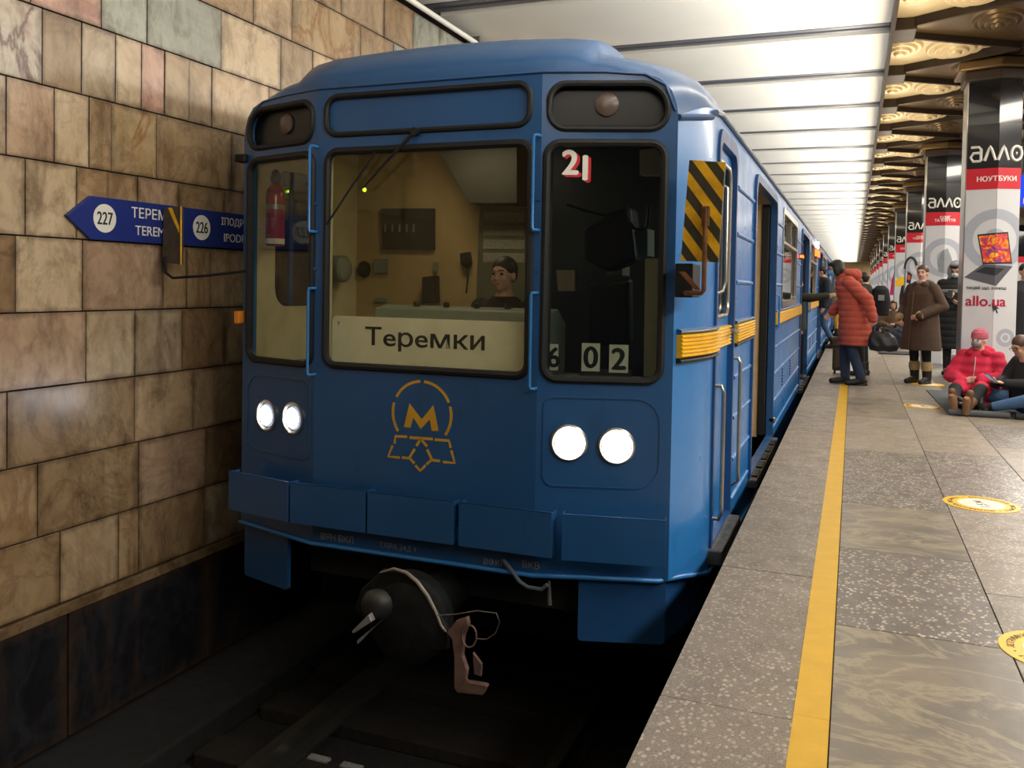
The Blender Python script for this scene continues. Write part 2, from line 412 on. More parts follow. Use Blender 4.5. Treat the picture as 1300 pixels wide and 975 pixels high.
# ------------------------------------------------------------------ left wall of marble stones
wall = structure('wall_left')
XW = -4.2
B().box((XW-.3, -9, -1.6), (XW-.045, 100, 4.6)).build('wall_backing', mat('dark_mortar', '#2a2019', .9), wall)
MB_ = [marble('marble_beige', '#a08766', '#b59b7a', '#c2aa8a', '#84603f', 1.1, .3), marble('marble_tan', '#937754', '#a68b68', '#b59c79', '#6e4a2c', 1.3, .4),
       marble('marble_pinkish', '#a0846b', '#b1957a', '#bfa88c', '#7b5340', 1.0, .3), marble('marble_cream', '#ae9878', '#bfa98b', '#ccb99d', '#8d7458', 1.2, .25),
       marble('marble_brown', '#7f674c', '#917556', '#a38868', '#523823', 1.4, .45)]
MS = dict(grey=marble('marble_grey', '#8f9184', '#9b9d8f', '#a6a899', '#bdbdb0', 1.2, .2), maroon=marble('marble_white_and_maroon', '#7b4b44', '#c5b8a4', '#cfc6b6', '#63332f', 1.0, .95),
          pink=marble('marble_pink', '#a87c6c', '#bb9481', '#c7a993', '#8a5448', 1.0, .4), orange=marble('marble_orange_veined', '#a88c5e', '#b99e76', '#c4ad88', '#94602c', .9, .8))
zc = [-.50+.4195*i for i in range(12)]
def wy(pts): return [P(x, y_, 0, XW)[1] for x, y_ in pts]
seen = {0: wy([(76, 740), (150, 715), (176, 700)]), 1: wy([(48, 630), (176, 610)]), 2: wy([(9, 540), (171, 515)]), 3: wy([(109, 430), (171, 425), (231, 425), (285, 425)]),
        4: wy([(20, 350), (105, 345), (207, 350), (237, 350), (267, 350)]), 5: wy([(32, 250), (97, 255), (137, 260), (175, 265), (226, 270), (285, 275)]),
        6: wy([(8, 140), (69, 160), (113, 165), (142, 175), (199, 185), (294, 205)]), 7: wy([(54, 60), (104, 80), (147, 95), (180, 110), (209, 120), (240, 130), (269, 140)]),
        8: wy([(39, 0), (129, 20), (187, 40), (281, 60), (357, 80), (397, 95)]), 9: wy([(371, 40), (458, 55), (500, 60)]), 10: wy([(525, 20)])}
spec = {(7, 0): 'maroon', (8, 1): 'pink', (8, 2): 'grey', (8, 3): 'grey', (9, 1): 'orange', (6, 4): 'orange', (3, 5): 'grey', (7, 4): 'pink', (9, 3): 'grey', (10, 1): 'grey', (10, 2): 'grey'}
vc = 0
for i in range(11):
    z0, z1 = zc[i], zc[i+1]; js = sorted(seen.get(i, []))
    lo = [js[0]]
    while lo[0] > 1.5: lo.insert(0, lo[0]-random.uniform(.35, .85))
    hi = [js[-1]+random.uniform(.5, .8)]
    while hi[-1] < 26: hi.append(hi[-1]+random.uniform(.35, .95))
    allj = lo[:-1]+js+hi
    k0 = len(lo)-1
    for k in range(len(allj)-1):
        a, b = allj[k], allj[k+1]; g = .0035
        s_ = spec.get((i, k-k0+1)); m_ = MS[s_] if s_ else random.choice(MB_)
        if i >= 7 and not s_: m_ = random.choice([MB_[0], MB_[3], MB_[0], MB_[1]])
        d = random.uniform(-.003, .003)
        B().box((XW-.05, a+g, z0+g), (XW+d, b-g, z1-g)).build('stone', m_, wall, bevel=.003)
far = B()
for i in range(11):
    y = 26.2+random.uniform(0, .5)
    while y < 98: w_ = random.uniform(.5, 1.1); far.box((XW-.05, y+.004, zc[i]+.004), (XW, y+w_-.004, zc[i+1]-.004)); y += w_
far.build('far_stones', MB_[0], wall, kind='stuff')
near = B()
for i in range(11):
    y = -9
    while y < .6: w_ = random.uniform(.5, 1.1); near.box((XW-.05, y+.004, zc[i]+.004), (XW, y+w_-.004, zc[i+1]-.004)); y += w_
near.build('near_stones', MB_[0], wall, kind='stuff')
B().box((XW-.05, -9, -.57), (XW+.02, 100, -.505)).build('trim_1', marble('ledge_stone', '#6f5b42', '#7d694e', '#8e795b', '#503a26'), None, bevel=.006, kind='structure')
pl_ = structure('baseboard_left')
y = -9
while y < 60:
    B().box((XW-.05, y+.004, -1.30), (XW+.004, y+1.15, -.575)).build('plinth_slab', M['plinth'], pl_, bevel=.004); y += 1.16
tb = structure('track_bed')
B().box((XW-.1, -9, -1.62), (-.5, 100, -1.50)).build('track_bed_base', M['ballast'], tb)
B().box((XW-.05, -9, -1.50), (-3.62, 100, -1.33)).build('side_ledge', mat('sooty_concrete', '#1d1d1f', .9, var=.4, scale=12, bump=.5), tb, bevel=.02)
for X in (-2.99, -1.47):
    r_ = Fr((X, -9, -1.25), (1, 0, 0), (0, 0, 1), (0, 1, 0))
    prof = [(-.036, 0), (.036, 0), (.036, -.03), (.009, -.05), (.009, -.12), (.07, -.14), (.07, -.155), (-.07, -.155), (-.07, -.14), (-.009, -.12), (-.009, -.05), (-.036, -.03)]
    tag(B().prism(prof, r_, 0, 100).build('rail', M['rail'], None), 'steel running rail on the dark track bed, the one nearer the %s' % ('stone wall' if X < -2 else 'platform'), 'rail', group='running rails')
n = 0
for i in range(44):
    y = 2.2+i*.62
    B().box((-3.55, y, -1.50), (-.95, y+.24, -1.41)).build('sleeper', mat('sooty_sleeper', '#1c1815', .9, var=.4, scale=18, bump=.6), tb, bevel=.01)
for i, (a, b) in enumerate([((396, 957), (417, 966)), ((437, 967), (462, 973))]):
    p = P(*a, 2, -1.405); p2 = P(*b, 2, -1.405)
    tag(B().box((p.x, p.y-.05, -1.415), (p2.x, p.y+.0, -1.40)).build('painted_mark', M['dirtwhite']), 'small white painted patch between the rails at the bottom edge, the %s one' % ('left' if i == 0 else 'right'), 'marking', group='white marks between the rails')

# ------------------------------------------------------------------ ceiling of white panels
ceil = structure('ceiling')
B().box((-4.5, -9, 4.42), (.36, 100, 4.5)).build('ceiling_backing', M['rib'], ceil)
for i in range(-9, 42):
    yc = 8.40+2.13*i; y0, y1 = yc+.21, yc+2.13-.21
    b = B(); rows = []
    for k in range(9):
        t = k/8; yy = y0+(y1-y0)*t; zz = 4.27-.05*math.sin(PI*t)
        rows.append([(-4.25, yy, zz), (.30, yy, zz)])
    b.grid(rows); b.grid([[(x, y0, 4.27), (x, y0, 4.41)] for x in (-4.25, .30)]); b.grid([[(x, y1, 4.27), (x, y1, 4.41)] for x in (-4.25, .30)])
    b.build('ceiling_panel', M['ceil'], ceil, smooth=True)
    b = B()
    b.box((-4.25, yc-.20, 4.31), (.30, yc+.20, 4.38)); b.box((-4.25, yc-.13, 4.285), (.30, yc-.03, 4.32)); b.box((-4.25, yc+.06, 4.29), (.30, yc+.15, 4.32))
    b.build('grey_rib', M['rib'], ceil, bevel=.006)
ed = B()
ed.box((.30, -9, 4.10), (.335, 100, 4.42)); ed.build('edge_rail', M['bronze'], ceil)
# conduit along the wall top and its box
t = thing('conduit_pipe', 'thin white conduit pipe running along the top of the stone wall', 'pipe', (-4.1, 6, 4.15))
o = B().tube([(-4.08, -6, 4.12), (-4.08, 9.6, 4.12)], .028, 10).build('pipe', M['white'], None, smooth=True); keep(o, t)
o = B().tube([(-4.15, -6, 4.17), (-4.15, 9.8, 4.17)], .02, 8).build('cable', M['rubber'], None, smooth=True); keep(o, t)
for yy in (3.2, 5.2, 7.2, 9.2): o = B().box((-4.2, yy, 4.08), (-4.04, yy+.03, 4.2)).build('clamp', M['steel'], None, bevel=.004); keep(o, t)
tag(B().box((-4.19, 9.85, 4.02), (-3.75, 10.3, 4.215)).build('junction_box', M['white'], bevel=.01), 'white junction box under the ceiling at the end of the conduit pipe', 'box')
# hanging wire across the ceiling far away
# golden folded ceiling over the platform
gc = structure('gold_ceiling')
B().box((.335, -9, 4.44), (12.5, 100, 4.5)).build('gold_ceiling_backing', M['gold_unlit'], gc)
XN, XA = .36, 1.72
def disc(cx, cy, r, z, n=40):
    b = B(); f = Fr((cx, cy, z), (1, 0, 0), (0, -1, 0)); st = 4; prof = [(r*1.02, 0)]
    for i in range(st):
        ra = r*(1-i/st); rb = r*(1-(i+1)/st)
        prof += [(ra*1.0, .012+.028*i), (ra-(ra-rb)*.18, .028*i+.040), (ra-(ra-rb)*.5, .028*i+.046), (rb+.004, .028*i+.030)]
    prof[-1] = (.02, prof[-1][1]+.01)
    return b.lathe(f, prof, n)
GM = {}
for i in range(-6, 40):
    yc = 8.40+2.13*i; ym = yc+1.065; det = -2 < i < 16
    hw = .80
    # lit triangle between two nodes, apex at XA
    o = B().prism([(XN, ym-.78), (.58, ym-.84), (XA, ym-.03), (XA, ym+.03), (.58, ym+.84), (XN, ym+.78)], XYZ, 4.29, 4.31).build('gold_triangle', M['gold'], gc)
    if det:
        if not GM:
            a_ = disc(0, 0, .42, 0); GM['s'] = a_.build('stamped_disc', M['gold'], gc, smooth=True).data
            b_ = disc(0, 0, .50, 0); GM['b'] = b_.build('stamped_disc', M['gold'], gc, smooth=True).data
            GM['d'] = GM['b'].copy(); GM['d'].materials.clear(); GM['d'].materials.append(M['gold_unlit'])
            for x in [x for x in list(gc.children) if x.name.startswith('stamped_disc')]: bpy.data.objects.remove(x)
        for nm, key, X, Y, Z, sc in (('stamped_disc', 's', .44, ym-.10, 4.29, (.62, 1, .8)), ('stamped_disc', 'b', 1.05, ym+.06, 4.29, (.62, .98, .8))):
            q = bpy.data.objects.new(nm, GM[key]); COL.objects.link(q); q.parent = gc; q.location = (X, Y, Z); q.scale = sc
        q = bpy.data.objects.new('stamped_disc', GM['d']); COL.objects.link(q); q.parent = gc; q.location = (1.35, yc, 4.265); q.scale = (.5, .8, .8)
    # dark triangle, unlit gold painted as brown, slightly lower
    B().prism([(XN+.18, yc-.24), (XN+.18, yc+.24), (XA, yc+1.04), (XA, yc-1.04)], XYZ, 4.265, 4.28).build('brown_triangle', M['gold_unlit'], gc)
    # the two beams of a node and its block
    for s in (1, -1):
        a = Vector((XN+.18, yc+.25*s, 0)); c = Vector((XA+.02, yc+s*(1.065-.02), 0)); d = (c-a).normalized(); nn = Vector((-d.y, d.x, 0))*.022
        v = [a-nn, c-nn, c+nn, a+nn]
        B().prism([(p.x, p.y) for p in v], XYZ, 4.19, 4.29).build('beam', M['bronze'], gc)
    B().box((XN-.03, yc-.27, 4.16), (XN+.20, yc+.27, 4.29)).build('node_block', M['bronze'], gc, bevel=.01)
    # beyond the apex line the pattern mirrors
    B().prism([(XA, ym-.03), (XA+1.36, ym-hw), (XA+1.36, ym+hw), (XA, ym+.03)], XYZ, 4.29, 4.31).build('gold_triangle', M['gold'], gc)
    B().prism([(XA, yc-1.0), (XA+1.3, yc), (XA, yc+1.0)], XYZ, 4.265, 4.28).build('brown_triangle', M['gold_unlit'], gc)
    for s in (1, -1):
        a = Vector((XA+1.36, yc+.06*s, 0)); c = Vector((XA, yc+s*1.05, 0)); d = (c-a).normalized(); nn = Vector((-d.y, d.x, 0))*.022
        B().prism([(p.x, p.y) for p in (a-nn, c-nn, c+nn, a+nn)], XYZ, 4.19, 4.27).build('beam', M['bronze'], gc)
# far end and far side of the station
we = structure('wall_back'); B().box((-5, 100, -1.6), (14, 100.3, 4.6)).build('end_wall', M['cabwall'], we)
wr = structure('wall_right')
for i in range(50): B().box((9.6, -9+2.2*i, -1.2), (9.7, -9+2.2*i+2.17, 4.5)).build('wall_slab', random.choice([MB_[0], MB_[3], MB_[1]]), wr)

# ------------------------------------------------------------------ the blue train, first carriage
XC, YF, YE = -2.235, 4.36, 33.6
SX = -.76
T = thing('metro_train', 'blue metro train with lit headlamps and yellow side moulding standing at the platform', 'train')
FC = FACE(YF)
FRt = Fr((-1.55, YF, 0), (.957, .289, 0), (0, 0, 1))
FLt = Fr((-2.94, YF, 0), (-.957, .289, 0), (0, 0, 1), (-.289, -.957, 0))
SD = SIDE(SX)
ZB = -.17
def circ(u, v, r, n=28, a=1): return [(u+r*a*math.cos(2*PI*i/n), v+r*math.sin(2*PI*i/n)) for i in range(n)]
WIN = rrect(.03, .88, .645, 2.125, .075); TOPL = rrect(.04, 2.20, .655, 2.435, [.09, .09, .13, .09])
midwin = rrect(-2.865, .89, -1.605, 2.13, .07)
sign = rrect(-2.875, 2.225, -1.615, 2.445, .075)
plate('front_panel', FC, [(-2.94, ZB), (-1.55, ZB), (-1.55, 2.5), (-2.94, 2.5)], [midwin, sign], -.035, 0, M['blue_shaded'], T)
plate('header_panel', FC, rrect(-2.862, 2.238, -1.628, 2.432, .065), [], -.03, -.014, M['blue_shaded'], T)
def gasket(name, fr, outl, r, w, m_=None, parent=T, n=8):
    return B().tube([fr(a, b, w) for a, b in outl], r, n, closed=True).build(name, m_ or M['rubber'], parent, smooth=True)
gasket('header_gasket', FC, sign, .017, .0)
gasket('window_gasket', FC, midwin, .022, .0)
plate('window_pane', FC, midwin, [], -.024, -.018, M['glass'], T, label='large middle windscreen pane')
lamp_on = emis('headlamp_glow', '#f4f7ff', 30); lamp_edge = emis('headlamp_lens_glow', '#aab8d8', 1.0)
for s, fr in ((1, FRt), (-1, FLt)):
    outer = [(0, ZB), (.71, ZB), (.71, 2.27), (.70, 2.33), (.675, 2.40), (.62, 2.455), (.52, 2.49), (.3, 2.5), (0, 2.5)]
    lampc = [(.175, .545), (.425, .535)] if s > 0 else [(.19, .55), (.45, .54)]
    rl = .092
    plate('front_side_panel', fr, outer, [WIN, TOPL]+[circ(u, v, rl) for u, v in lampc], -.035, 0, M['blue_shaded'], T)
    gasket('window_gasket', fr, WIN, .022, 0); gasket('marker_gasket', fr, TOPL, .018, 0)
    plate('window_pane', fr, WIN, [], -.024, -.018, M['glass_dark'] if s > 0 else M['glass'], T)
    plate('marker_recess', fr, TOPL, [], -.06, -.045, mat('marker_recess_black', '#0c0c0d', .4), T)
    b = B(); b.lathe(Fr(fr(.34, 2.335, -.044), fr.u, fr.v, fr.n), [(.062, 0), (.062, .012), (.05, .018), (.02, .022)], 28)
    b.build('marker_lamp', mat('unlit_marker_lens', '#5f5049', .25, var=.15, scale=30), T, smooth=True)
    # raised lamp field
    pan = rrect(.035, .31, .655, .79, [.06, .13, .13, .06])
    ring('lamp_field_rim', fr, pan, rrect(.043, .318, .647, .782, [.052, .122, .122, .052]), 0, .006, M['blue_shaded'], T)
    for k, (u, v) in enumerate(lampc):
        f2 = Fr(fr(u, v, 0), fr.u, fr.v, fr.n)
        L = B().lathe(f2, [(rl+.004, .0), (rl+.006, .012), (rl-.004, .016), (rl-.01, .006), (rl-.012, -.05), (.02, -.08)], 40).build('headlamp', M['chrome'], T, smooth=True)
        B().lathe(f2, [(rl-.010, -.004), (rl-.03, .004), (.03, .011), (.004, .012)], 40).build('lens', lamp_edge if (s < 0) else lamp_edge, L, smooth=True)
        B().lathe(f2, [(rl*(.80 if s > 0 else .66), .0105), (rl*.6, .0135), (.004, .016)], 32).build('bulb_glow', lamp_on, L, smooth=True)
# front handrails on the window pillars
for s in (1, -1):
    X = -1.575 if s > 0 else -2.955
    for z0, z1 in ((1.665, 2.16), (.83, 1.335)):
        b = B(); y0, y1 = YF-.002, YF-.05; pts = [(X+.022, y0, z1), (X+.02, y1+.006, z1), (X+.006, y1, z1), (X, y1, z1-.014), (X, y1, z0+.014), (X+.006, y1, z0), (X+.02, y1+.006, z0), (X+.022, y0, z0)]
        b.tube(pts, .0085, 10).build('handrail', M['blue'], T, smooth=True)
    for z in (1.83, 1.45): B().lathe(Fr((X+.012, YF, z), (1, 0, 0), (0, 0, 1), (0, -1, 0)), [(.012, 0), (.010, .008)], 10).build('bolt', M['blue_dark'], T)
# the crease between front and cab side, then the flared cab side
def corner(t, s=1): 
    h = 1.355+.12*math.sin(t*PI/2); return (XC+s*h, 4.565+.60*t)
for s in (1, -1):
    b = B(); rows = []
    for i in range(15):
        t = i/14; x, y = corner(t, s); zb = ZB-.12*max(0, t-.15)/.85; zt = 2.27+.13*math.sin(t*PI/2)
        rows.append([(x, y, z) for z in (zb, 0, .4, .8, 1.18, 1.5, 1.8, 2.15, zt)])
    b.grid(rows)
    if s < 0: b.F = [q for q in b.F if not (8 <= q[0]//9 and 4 <= q[0] % 9 <= 6)]
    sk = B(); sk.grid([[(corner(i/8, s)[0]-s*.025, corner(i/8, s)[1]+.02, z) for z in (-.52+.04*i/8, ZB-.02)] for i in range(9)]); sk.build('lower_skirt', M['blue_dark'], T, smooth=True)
    b.build('cab_corner', M['blue'], T, smooth=True)
# roof shell with its raised centre
H_ = [0, .2, .4, .6, .74, .84, .90, .935, .96, .985, 1.01, 1.06, 1.12, 1.2, 1.27, 1.33, 1.38, 1.43, 1.46, 1.475]
def lerpt(tab, x):
    for (a, p), (b_, q) in zip(tab, tab[1:]):
        if x <= b_: return p+(q-p)*(x-a)/(b_-a)
    return tab[-1][1]
prof = [(0, 2.745), (.4, 2.735), (.74, 2.71), (1.0, 2.672), (1.12, 2.65), (1.27, 2.61), (1.33, 2.585), (1.38, 2.555), (1.43, 2.505), (1.46, 2.45), (1.475, 2.40)]
ztop = [(0, 2.50), (.695, 2.50), (1.0, 2.50), (1.19, 2.49), (1.285, 2.455), (1.32, 2.40), (1.345, 2.33), (1.355, 2.27)]
def bump(h): return 1 if h < .90 else max(0, .5+.5*math.cos(PI*min(1, (h-.90)/.085)))
hs = [-h for h in H_[::-1]]+H_[1:]
rows = []
for i in range(13):
    t = i/12; row_ = []
    for h in hs:
        a = abs(h); a0 = a*1.355/1.475; x = XC+math.copysign(a0+(a-a0)*math.sin(t*PI/2), h)
        yf = YF if a0 < .695 else YF+(a0-.695)*.302
        kk = min(1, max(0, (a0-1.0)/.355)); y = yf+(5.165-yf)*((1-math.cos(t*PI/2))*(1-kk)+t*kk)
        z = lerpt(ztop, a0)+(lerpt(prof, a)-lerpt(ztop, a0))*math.sin(t*PI/2)+.085*bump(a)*min(1, (t*1.9)**1.3)
        row_.append((x, y, z))
    rows.append(row_)
for y in (7, 12, 20, 27, YE): rows.append([(XC+h, y, lerpt(prof, abs(h))+.085*bump(abs(h))) for h in hs])
B().grid(rows).build('roof', M['blue_shaded'], T, smooth=True)
# header seam and gutters
b = B(); b.tube([(XC+h, (YF if abs(h) < .695 else YF+(abs(h)-.695)*.302)-.004, lerpt(ztop, abs(h))-.004) for h in [-1.35, -1.3, -1.2, -1, -.695, -.3, 0, .3, .695, 1, 1.2, 1.3, 1.35]], .007, 8)
b.build('header_seam', M['blue_dark'], T, smooth=True)
for s in (1, -1):
    b = B(); pts = [Vector((*corner(t, s), 2.262+.10*t))+Vector((.012*s, 0, 0)) for t in [0, .1, .25, .4, .55, .7]]
    b.tube(pts, .017, 8).build('corner_gutter', M['blue_dark'], T, smooth=True)
    b = B(); b.tube([(XC+s*1.487, 5.05, 2.37), (XC+s*1.487, 5.3, 2.405), (XC+s*1.487, YE, 2.405)], .016, 8).build('roof_gutter', M['blue'] if s < 0 else mat('gutter_paint', '#8f9aa8', .35, metal=.3), T, smooth=True)
# side panel with door and window openings
doors = [(7.30, 9.35), (14.15, 16.35), (21.2, 23.4), (28.3, 30.4)]
wins = [(10.35, 12.95), (17.2, 19.9), (24.2, 27.3)]
cabd = (5.26, 6.06)
holes = [rrect(a, -.15, b_, 2.27, [.01, .01, .14, .14]) for a, b_ in doors]+[rrect(a, 1.20, b_, 2.27, .08) for a, b_ in wins]+[rrect(cabd[0], -.15, cabd[1], 2.28, [.01, .01, .12, .12])]
plate('side_panel', SD, [(5.165, -.29), (6.3, -.36), (8, -.42), (YE, -.46), (YE, 2.41), (5.165, 2.41)], holes, -.05, 0, M['blue'], T)
SL = Fr((-3.71, 0, 0), (0, 1, 0), (0, 0, 1), (-1, 0, 0))
plate('side_panel', SL, [(5.165, -.40), (YE, -.46), (YE, 2.41), (5.165, 2.41)], [rrect(5.17, 1.18, 5.52, 2.15, .02)]+[rrect(a, 1.2, b_, 2.2, .08) for a, b_ in wins], -.04, 0, M['blue_dark'], T)
B().box((-3.70, YE-.04, -.4), (SX, YE, 2.4)).build('rear_panel', M['blue_dark'], T)
def sweep(path, prof_, closed=False):
    """profile (outward, z) carried along a plan path whose outward side is on the right-hand (+X) side"""
    rows = []
    for i, (x, y) in enumerate(path):
        a = path[max(0, i-1)]; c = path[min(len(path)-1, i+1)]; d = Vector((c[0]-a[0], c[1]-a[1])).normalized(); nx, ny = d.y, -d.x
        rows.append([(x+nx*o, y+ny*o, z) for o, z in prof_])
    b = B(); b.grid(rows)
    k = len(rows[0]); b.F += [tuple(range(k)), tuple(range(len(b.V)-k, len(b.V)))[::-1]]
    return b
def ribbed(z0, z1, d, n=6):
    pr = [(-.01, z0)]
    for i in range(n):
        for k in range(5):
            t = (i+k/4)/n; pr.append((d*.62+d*.38*math.sin(PI*k/4), z0+(z1-z0)*t))
    return pr+[(-.01, z1)]
def halfround(z, r, d=None): 
    d = d or r
    return [(-.006, z-r)]+[(d*math.cos(a), z+r*math.sin(a)) for a in [(-80+160*i/6)*PI/180 for i in range(7)]]+[(-.006, z+r)]
cpath = [corner(t) for t in [i/12 for i in range(13)]]
def moulding(path, z=1.065, hw=.062):
    sweep(path, ribbed(z-hw, z+hw, .04)).build('yellow_moulding', M['yellow'], T, smooth=True)
    sweep(path, halfround(z+hw+.016, .014, .032)).build('moulding_trim', M['blue_dark'], T, smooth=True)
    sweep(path, halfround(z-hw-.016, .014, .032)).build('moulding_trim', M['rubber'], T, smooth=True)
moulding(cpath[1:]+[(SX, 5.24)])
segs = [(6.14, 7.22)]+[(a+.1, b_-.1) for a, b_ in ((9.35, 14.15), (16.35, 21.2), (23.4, 28.3), (30.4, YE))]
for a, b_ in segs:
    moulding([(SX, a), (SX, b_)])
    for z in (.76, .48, .19, -.09): sweep([(SX, a+.03), (SX, b_-.03)], halfround(z, .017)).build('bead', M['blue'], T, smooth=True)
    for z in (2.07, 1.75, 1.42):
        if a < 7: sweep([(SX, a+.03), (SX, b_-.03)], halfround(z, .017)).build('bead', M['blue'], T, smooth=True)
        else:
            w0, w1 = next(((p, q) for p, q in wins if p > a-.2 and q < b_+.2), (b_, b_))
            for p, q in ((a+.03, w0-.06), (w1+.06, b_-.03)):
                if q-p > .1: sweep([(SX, p), (SX, q)], halfround(z, .017)).build('bead', M['blue'], T, smooth=True)
    if b_ > 10:
        for yy in (a+1.25, a+2.6):
            g = B()
            for k in range(6): g.box((yy, .24+.036*k, -.004), (yy+.1, .26+.036*k, .012), SD)
            g.build('vent_slot', M['blue_dark'], T)
# windows of the saloon with chrome frames
for a, b_ in wins:
    ring('window_frame', SD, rrect(a-.03, 1.17, b_+.03, 2.30, .1), rrect(a+.035, 1.235, b_-.035, 2.235, .06), -.02, .012, M['chrome'], T)
    w = plate('window_pane', SD, rrect(a, 1.2, b_, 2.27, .08), [], -.03, -.025, M['pane'], T)
    B().box((a, 1.895, -.03), (b_, 1.93, .012), SD).build('transom', M['chrome'], T, bevel=.004)
    B().box(((a+b_)/2-.015, 1.93, -.03), ((a+b_)/2+.015, 2.24, .010), SD).build('mullion', M['chrome'], T)
# passenger doors: frame, open leaves, sill
for i, (a, b_) in enumerate(doors):
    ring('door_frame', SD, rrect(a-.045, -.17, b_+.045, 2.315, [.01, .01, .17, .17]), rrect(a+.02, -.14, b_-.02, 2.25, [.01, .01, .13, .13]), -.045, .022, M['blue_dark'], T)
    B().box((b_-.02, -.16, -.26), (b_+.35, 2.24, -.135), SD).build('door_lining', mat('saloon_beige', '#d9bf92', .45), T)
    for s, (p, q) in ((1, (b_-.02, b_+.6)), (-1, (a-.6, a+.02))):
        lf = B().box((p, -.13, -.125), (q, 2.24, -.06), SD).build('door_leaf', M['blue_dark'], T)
        e = p if s > 0 else q
        B().box((e-.03, -.13, -.128), (e+.03, 2.24, -.057), SD).build('door_edge', M['rubber'], lf, bevel=.006)
    sl = B().box((a-.06, -.235, -.2), (b_+.06, -.165, .075), SD).build('door_sill', M['steel'], T, bevel=.008)
    for k in range(5):
        p = a+.05+(b_-a-.1)*k/5; B().box((p, -.168, .01), (p+(b_-a)/5-.14, -.150, .07), SD).build('tread', M['rubber'], sl, bevel=.004)
    B().box((b_-.02, .0, -.02), (b_+.05, .05, .045), SD).build('door_buffer', M['chrome'], T, bevel=.008)
    B().tube([(SX+.01, b_+.09, 1.32), (SX+.05, b_+.10, 1.30), (SX+.05, b_+.10, .98), (SX+.01, b_+.09, .96)], .011, 8).build('handrail', M['blue'], T, smooth=True)
# cab door
a, b_ = cabd
ring('cab_door_frame', SD, rrect(a-.04, -.17, b_+.03, 2.33, [.01, .01, .15, .15]), rrect(a+.02, -.14, b_-.02, 2.25, [.01, .01, .10, .10]), -.06, .016, M['blue_dark'], T)
cdw = rrect(a+.10, 1.20, b_-.09, 2.16, .09)
dr = plate('cab_door', SD, rrect(a+.02, -.14, b_-.02, 2.25, [.01, .01, .1, .1]), [cdw], -.055, -.025, M['blue'], T)
plate('pane', SD, cdw, [], -.045, -.04, M['pane'], dr)
gasket('window_gasket', SD, cdw, .014, -.022, M['chrome'], dr)
sweep([(SX-.025, a+.04), (SX-.025, b_-.04)], ribbed(1.0, 1.13, .03)).build('yellow_moulding', M['yellow'], dr, smooth=True)
B().tube([(SX-.02, b_-.10, 1.10), (SX+.045, b_-.10, 1.10), (SX+.05, b_-.12, 1.10), (SX+.05, b_-.24, 1.085)], .012, 8).build('door_handle', M['chrome'], dr, smooth=True)
def rail(pts, nm='handrail', r=.013, m_=None): return B().tube([SD(*p) for p in pts], r, 10).build(nm, m_ or M['chrome'], T, smooth=True)
rail([(a-.02, .80, 0), (a-.02, .80, .05), (a-.02, .76, .065), (a-.02, .05, .065), (a-.02, .01, .05), (a-.02, .01, 0)])
rail([(b_+.055, .90, 0), (b_+.055, .90, .04), (b_+.055, .87, .055), (b_+.055, .06, .055), (b_+.055, .02, 0)])
rail([(a+.02, 2.0, .0), (a+.03, 1.97, .05), (a+.035, 1.42, .055), (a+.02, 1.36, .04), (a-.01, 1.34, 0)], r=.011)
B().box((a-.06, -.26, -.15), (b_+.02, -.165, .085), SD).build('cab_step', M['steel'], T, bevel=.012)
# lower front edge, tube moulding, skirts
b = B(); pts = [FLt(.71-.02*i, ZB, .01) for i in (0, 10, 20)]+[(-2.94, YF-.01, ZB), (-1.55, YF-.01, ZB)]+[FRt(.3, ZB, .01), FRt(.66, ZB, .012)]+[Vector((*corner(t), ZB-.12*max(0, t-.15)/.85))+Vector((.010, -.006, 0)) for t in (.3, .42, .55, .7, .85, 1)]+[(SX+.01, 6.3, -.36), (SX+.01, 8, -.42)]
b.tube(pts, .013, 10).build('lower_edge_tube', M['blue'], T, smooth=True)
for fr, s in ((FRt, 1), (FLt, -1)):
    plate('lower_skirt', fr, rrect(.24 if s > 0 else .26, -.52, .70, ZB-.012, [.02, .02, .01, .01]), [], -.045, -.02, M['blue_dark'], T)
B().box((-3.1, YF+.22, -.42), (-1.35, YF+.3, ZB)).build('headstock', mat('underframe_soot', '#141416', .9), T)
B().box((-3.55, 5.4, -.95), (-.92, YE, -.42)).build('underframe', mat('underframe_soot', '#141416', .9), T)
# five flat covers over the lower front
FB = FACE(4.27)
def ulr(fr, l, r): return fr.uv(*l)[0], fr.uv(*r)[0]
u = [ulr(FB, (368, 640), (463, 650)), ulr(FB, (466, 655), (575, 668)), ulr(FB, (582, 668), (700, 680))]
u5 = FB.uv(713, 690)[0]; u1 = FB.uv(365, 640)[0]
FB5 = Fr((u5, 4.27, 0), (.981, .19, 0), (0, 0, 1)); FB1 = Fr((u1, 4.27, 0), (-.981, .19, 0), (0, 0, 1), (-.19, -.981, 0))
w5 = FB5.uv(845, 690)[0]; w1 = FB1.uv(290, 625)[0]
for fr, (p, q) in [(FB, u[0]), (FB, u[1]), (FB, u[2]), (FB5, (0, w5)), (FB1, (0, w1))]:
    b = B(); z0, z1 = -.04, .20
    b.box((p, z0, -.004), (q, z1, 0), fr).box((p, z0, -.085), (p+.004, z1-.004, -.004), fr).box((q-.004, z0, -.085), (q, z1-.004, -.004), fr).box((p, z0, -.085), (q, z0+.004, -.004), fr)
    b.box((p, z1-.006, -.012), (q, z1, 0), fr)
    b.build('bumper_cover', M['blue_shaded'], T, kind=None) if False else b.build('bumper_cover', M['blue_shaded'], T, bevel=.0015)
B().box((-2.9, YF-.05, -.03), (-1.6, YF, .05)).build('cover_bracket', M['blue_dark'], T)
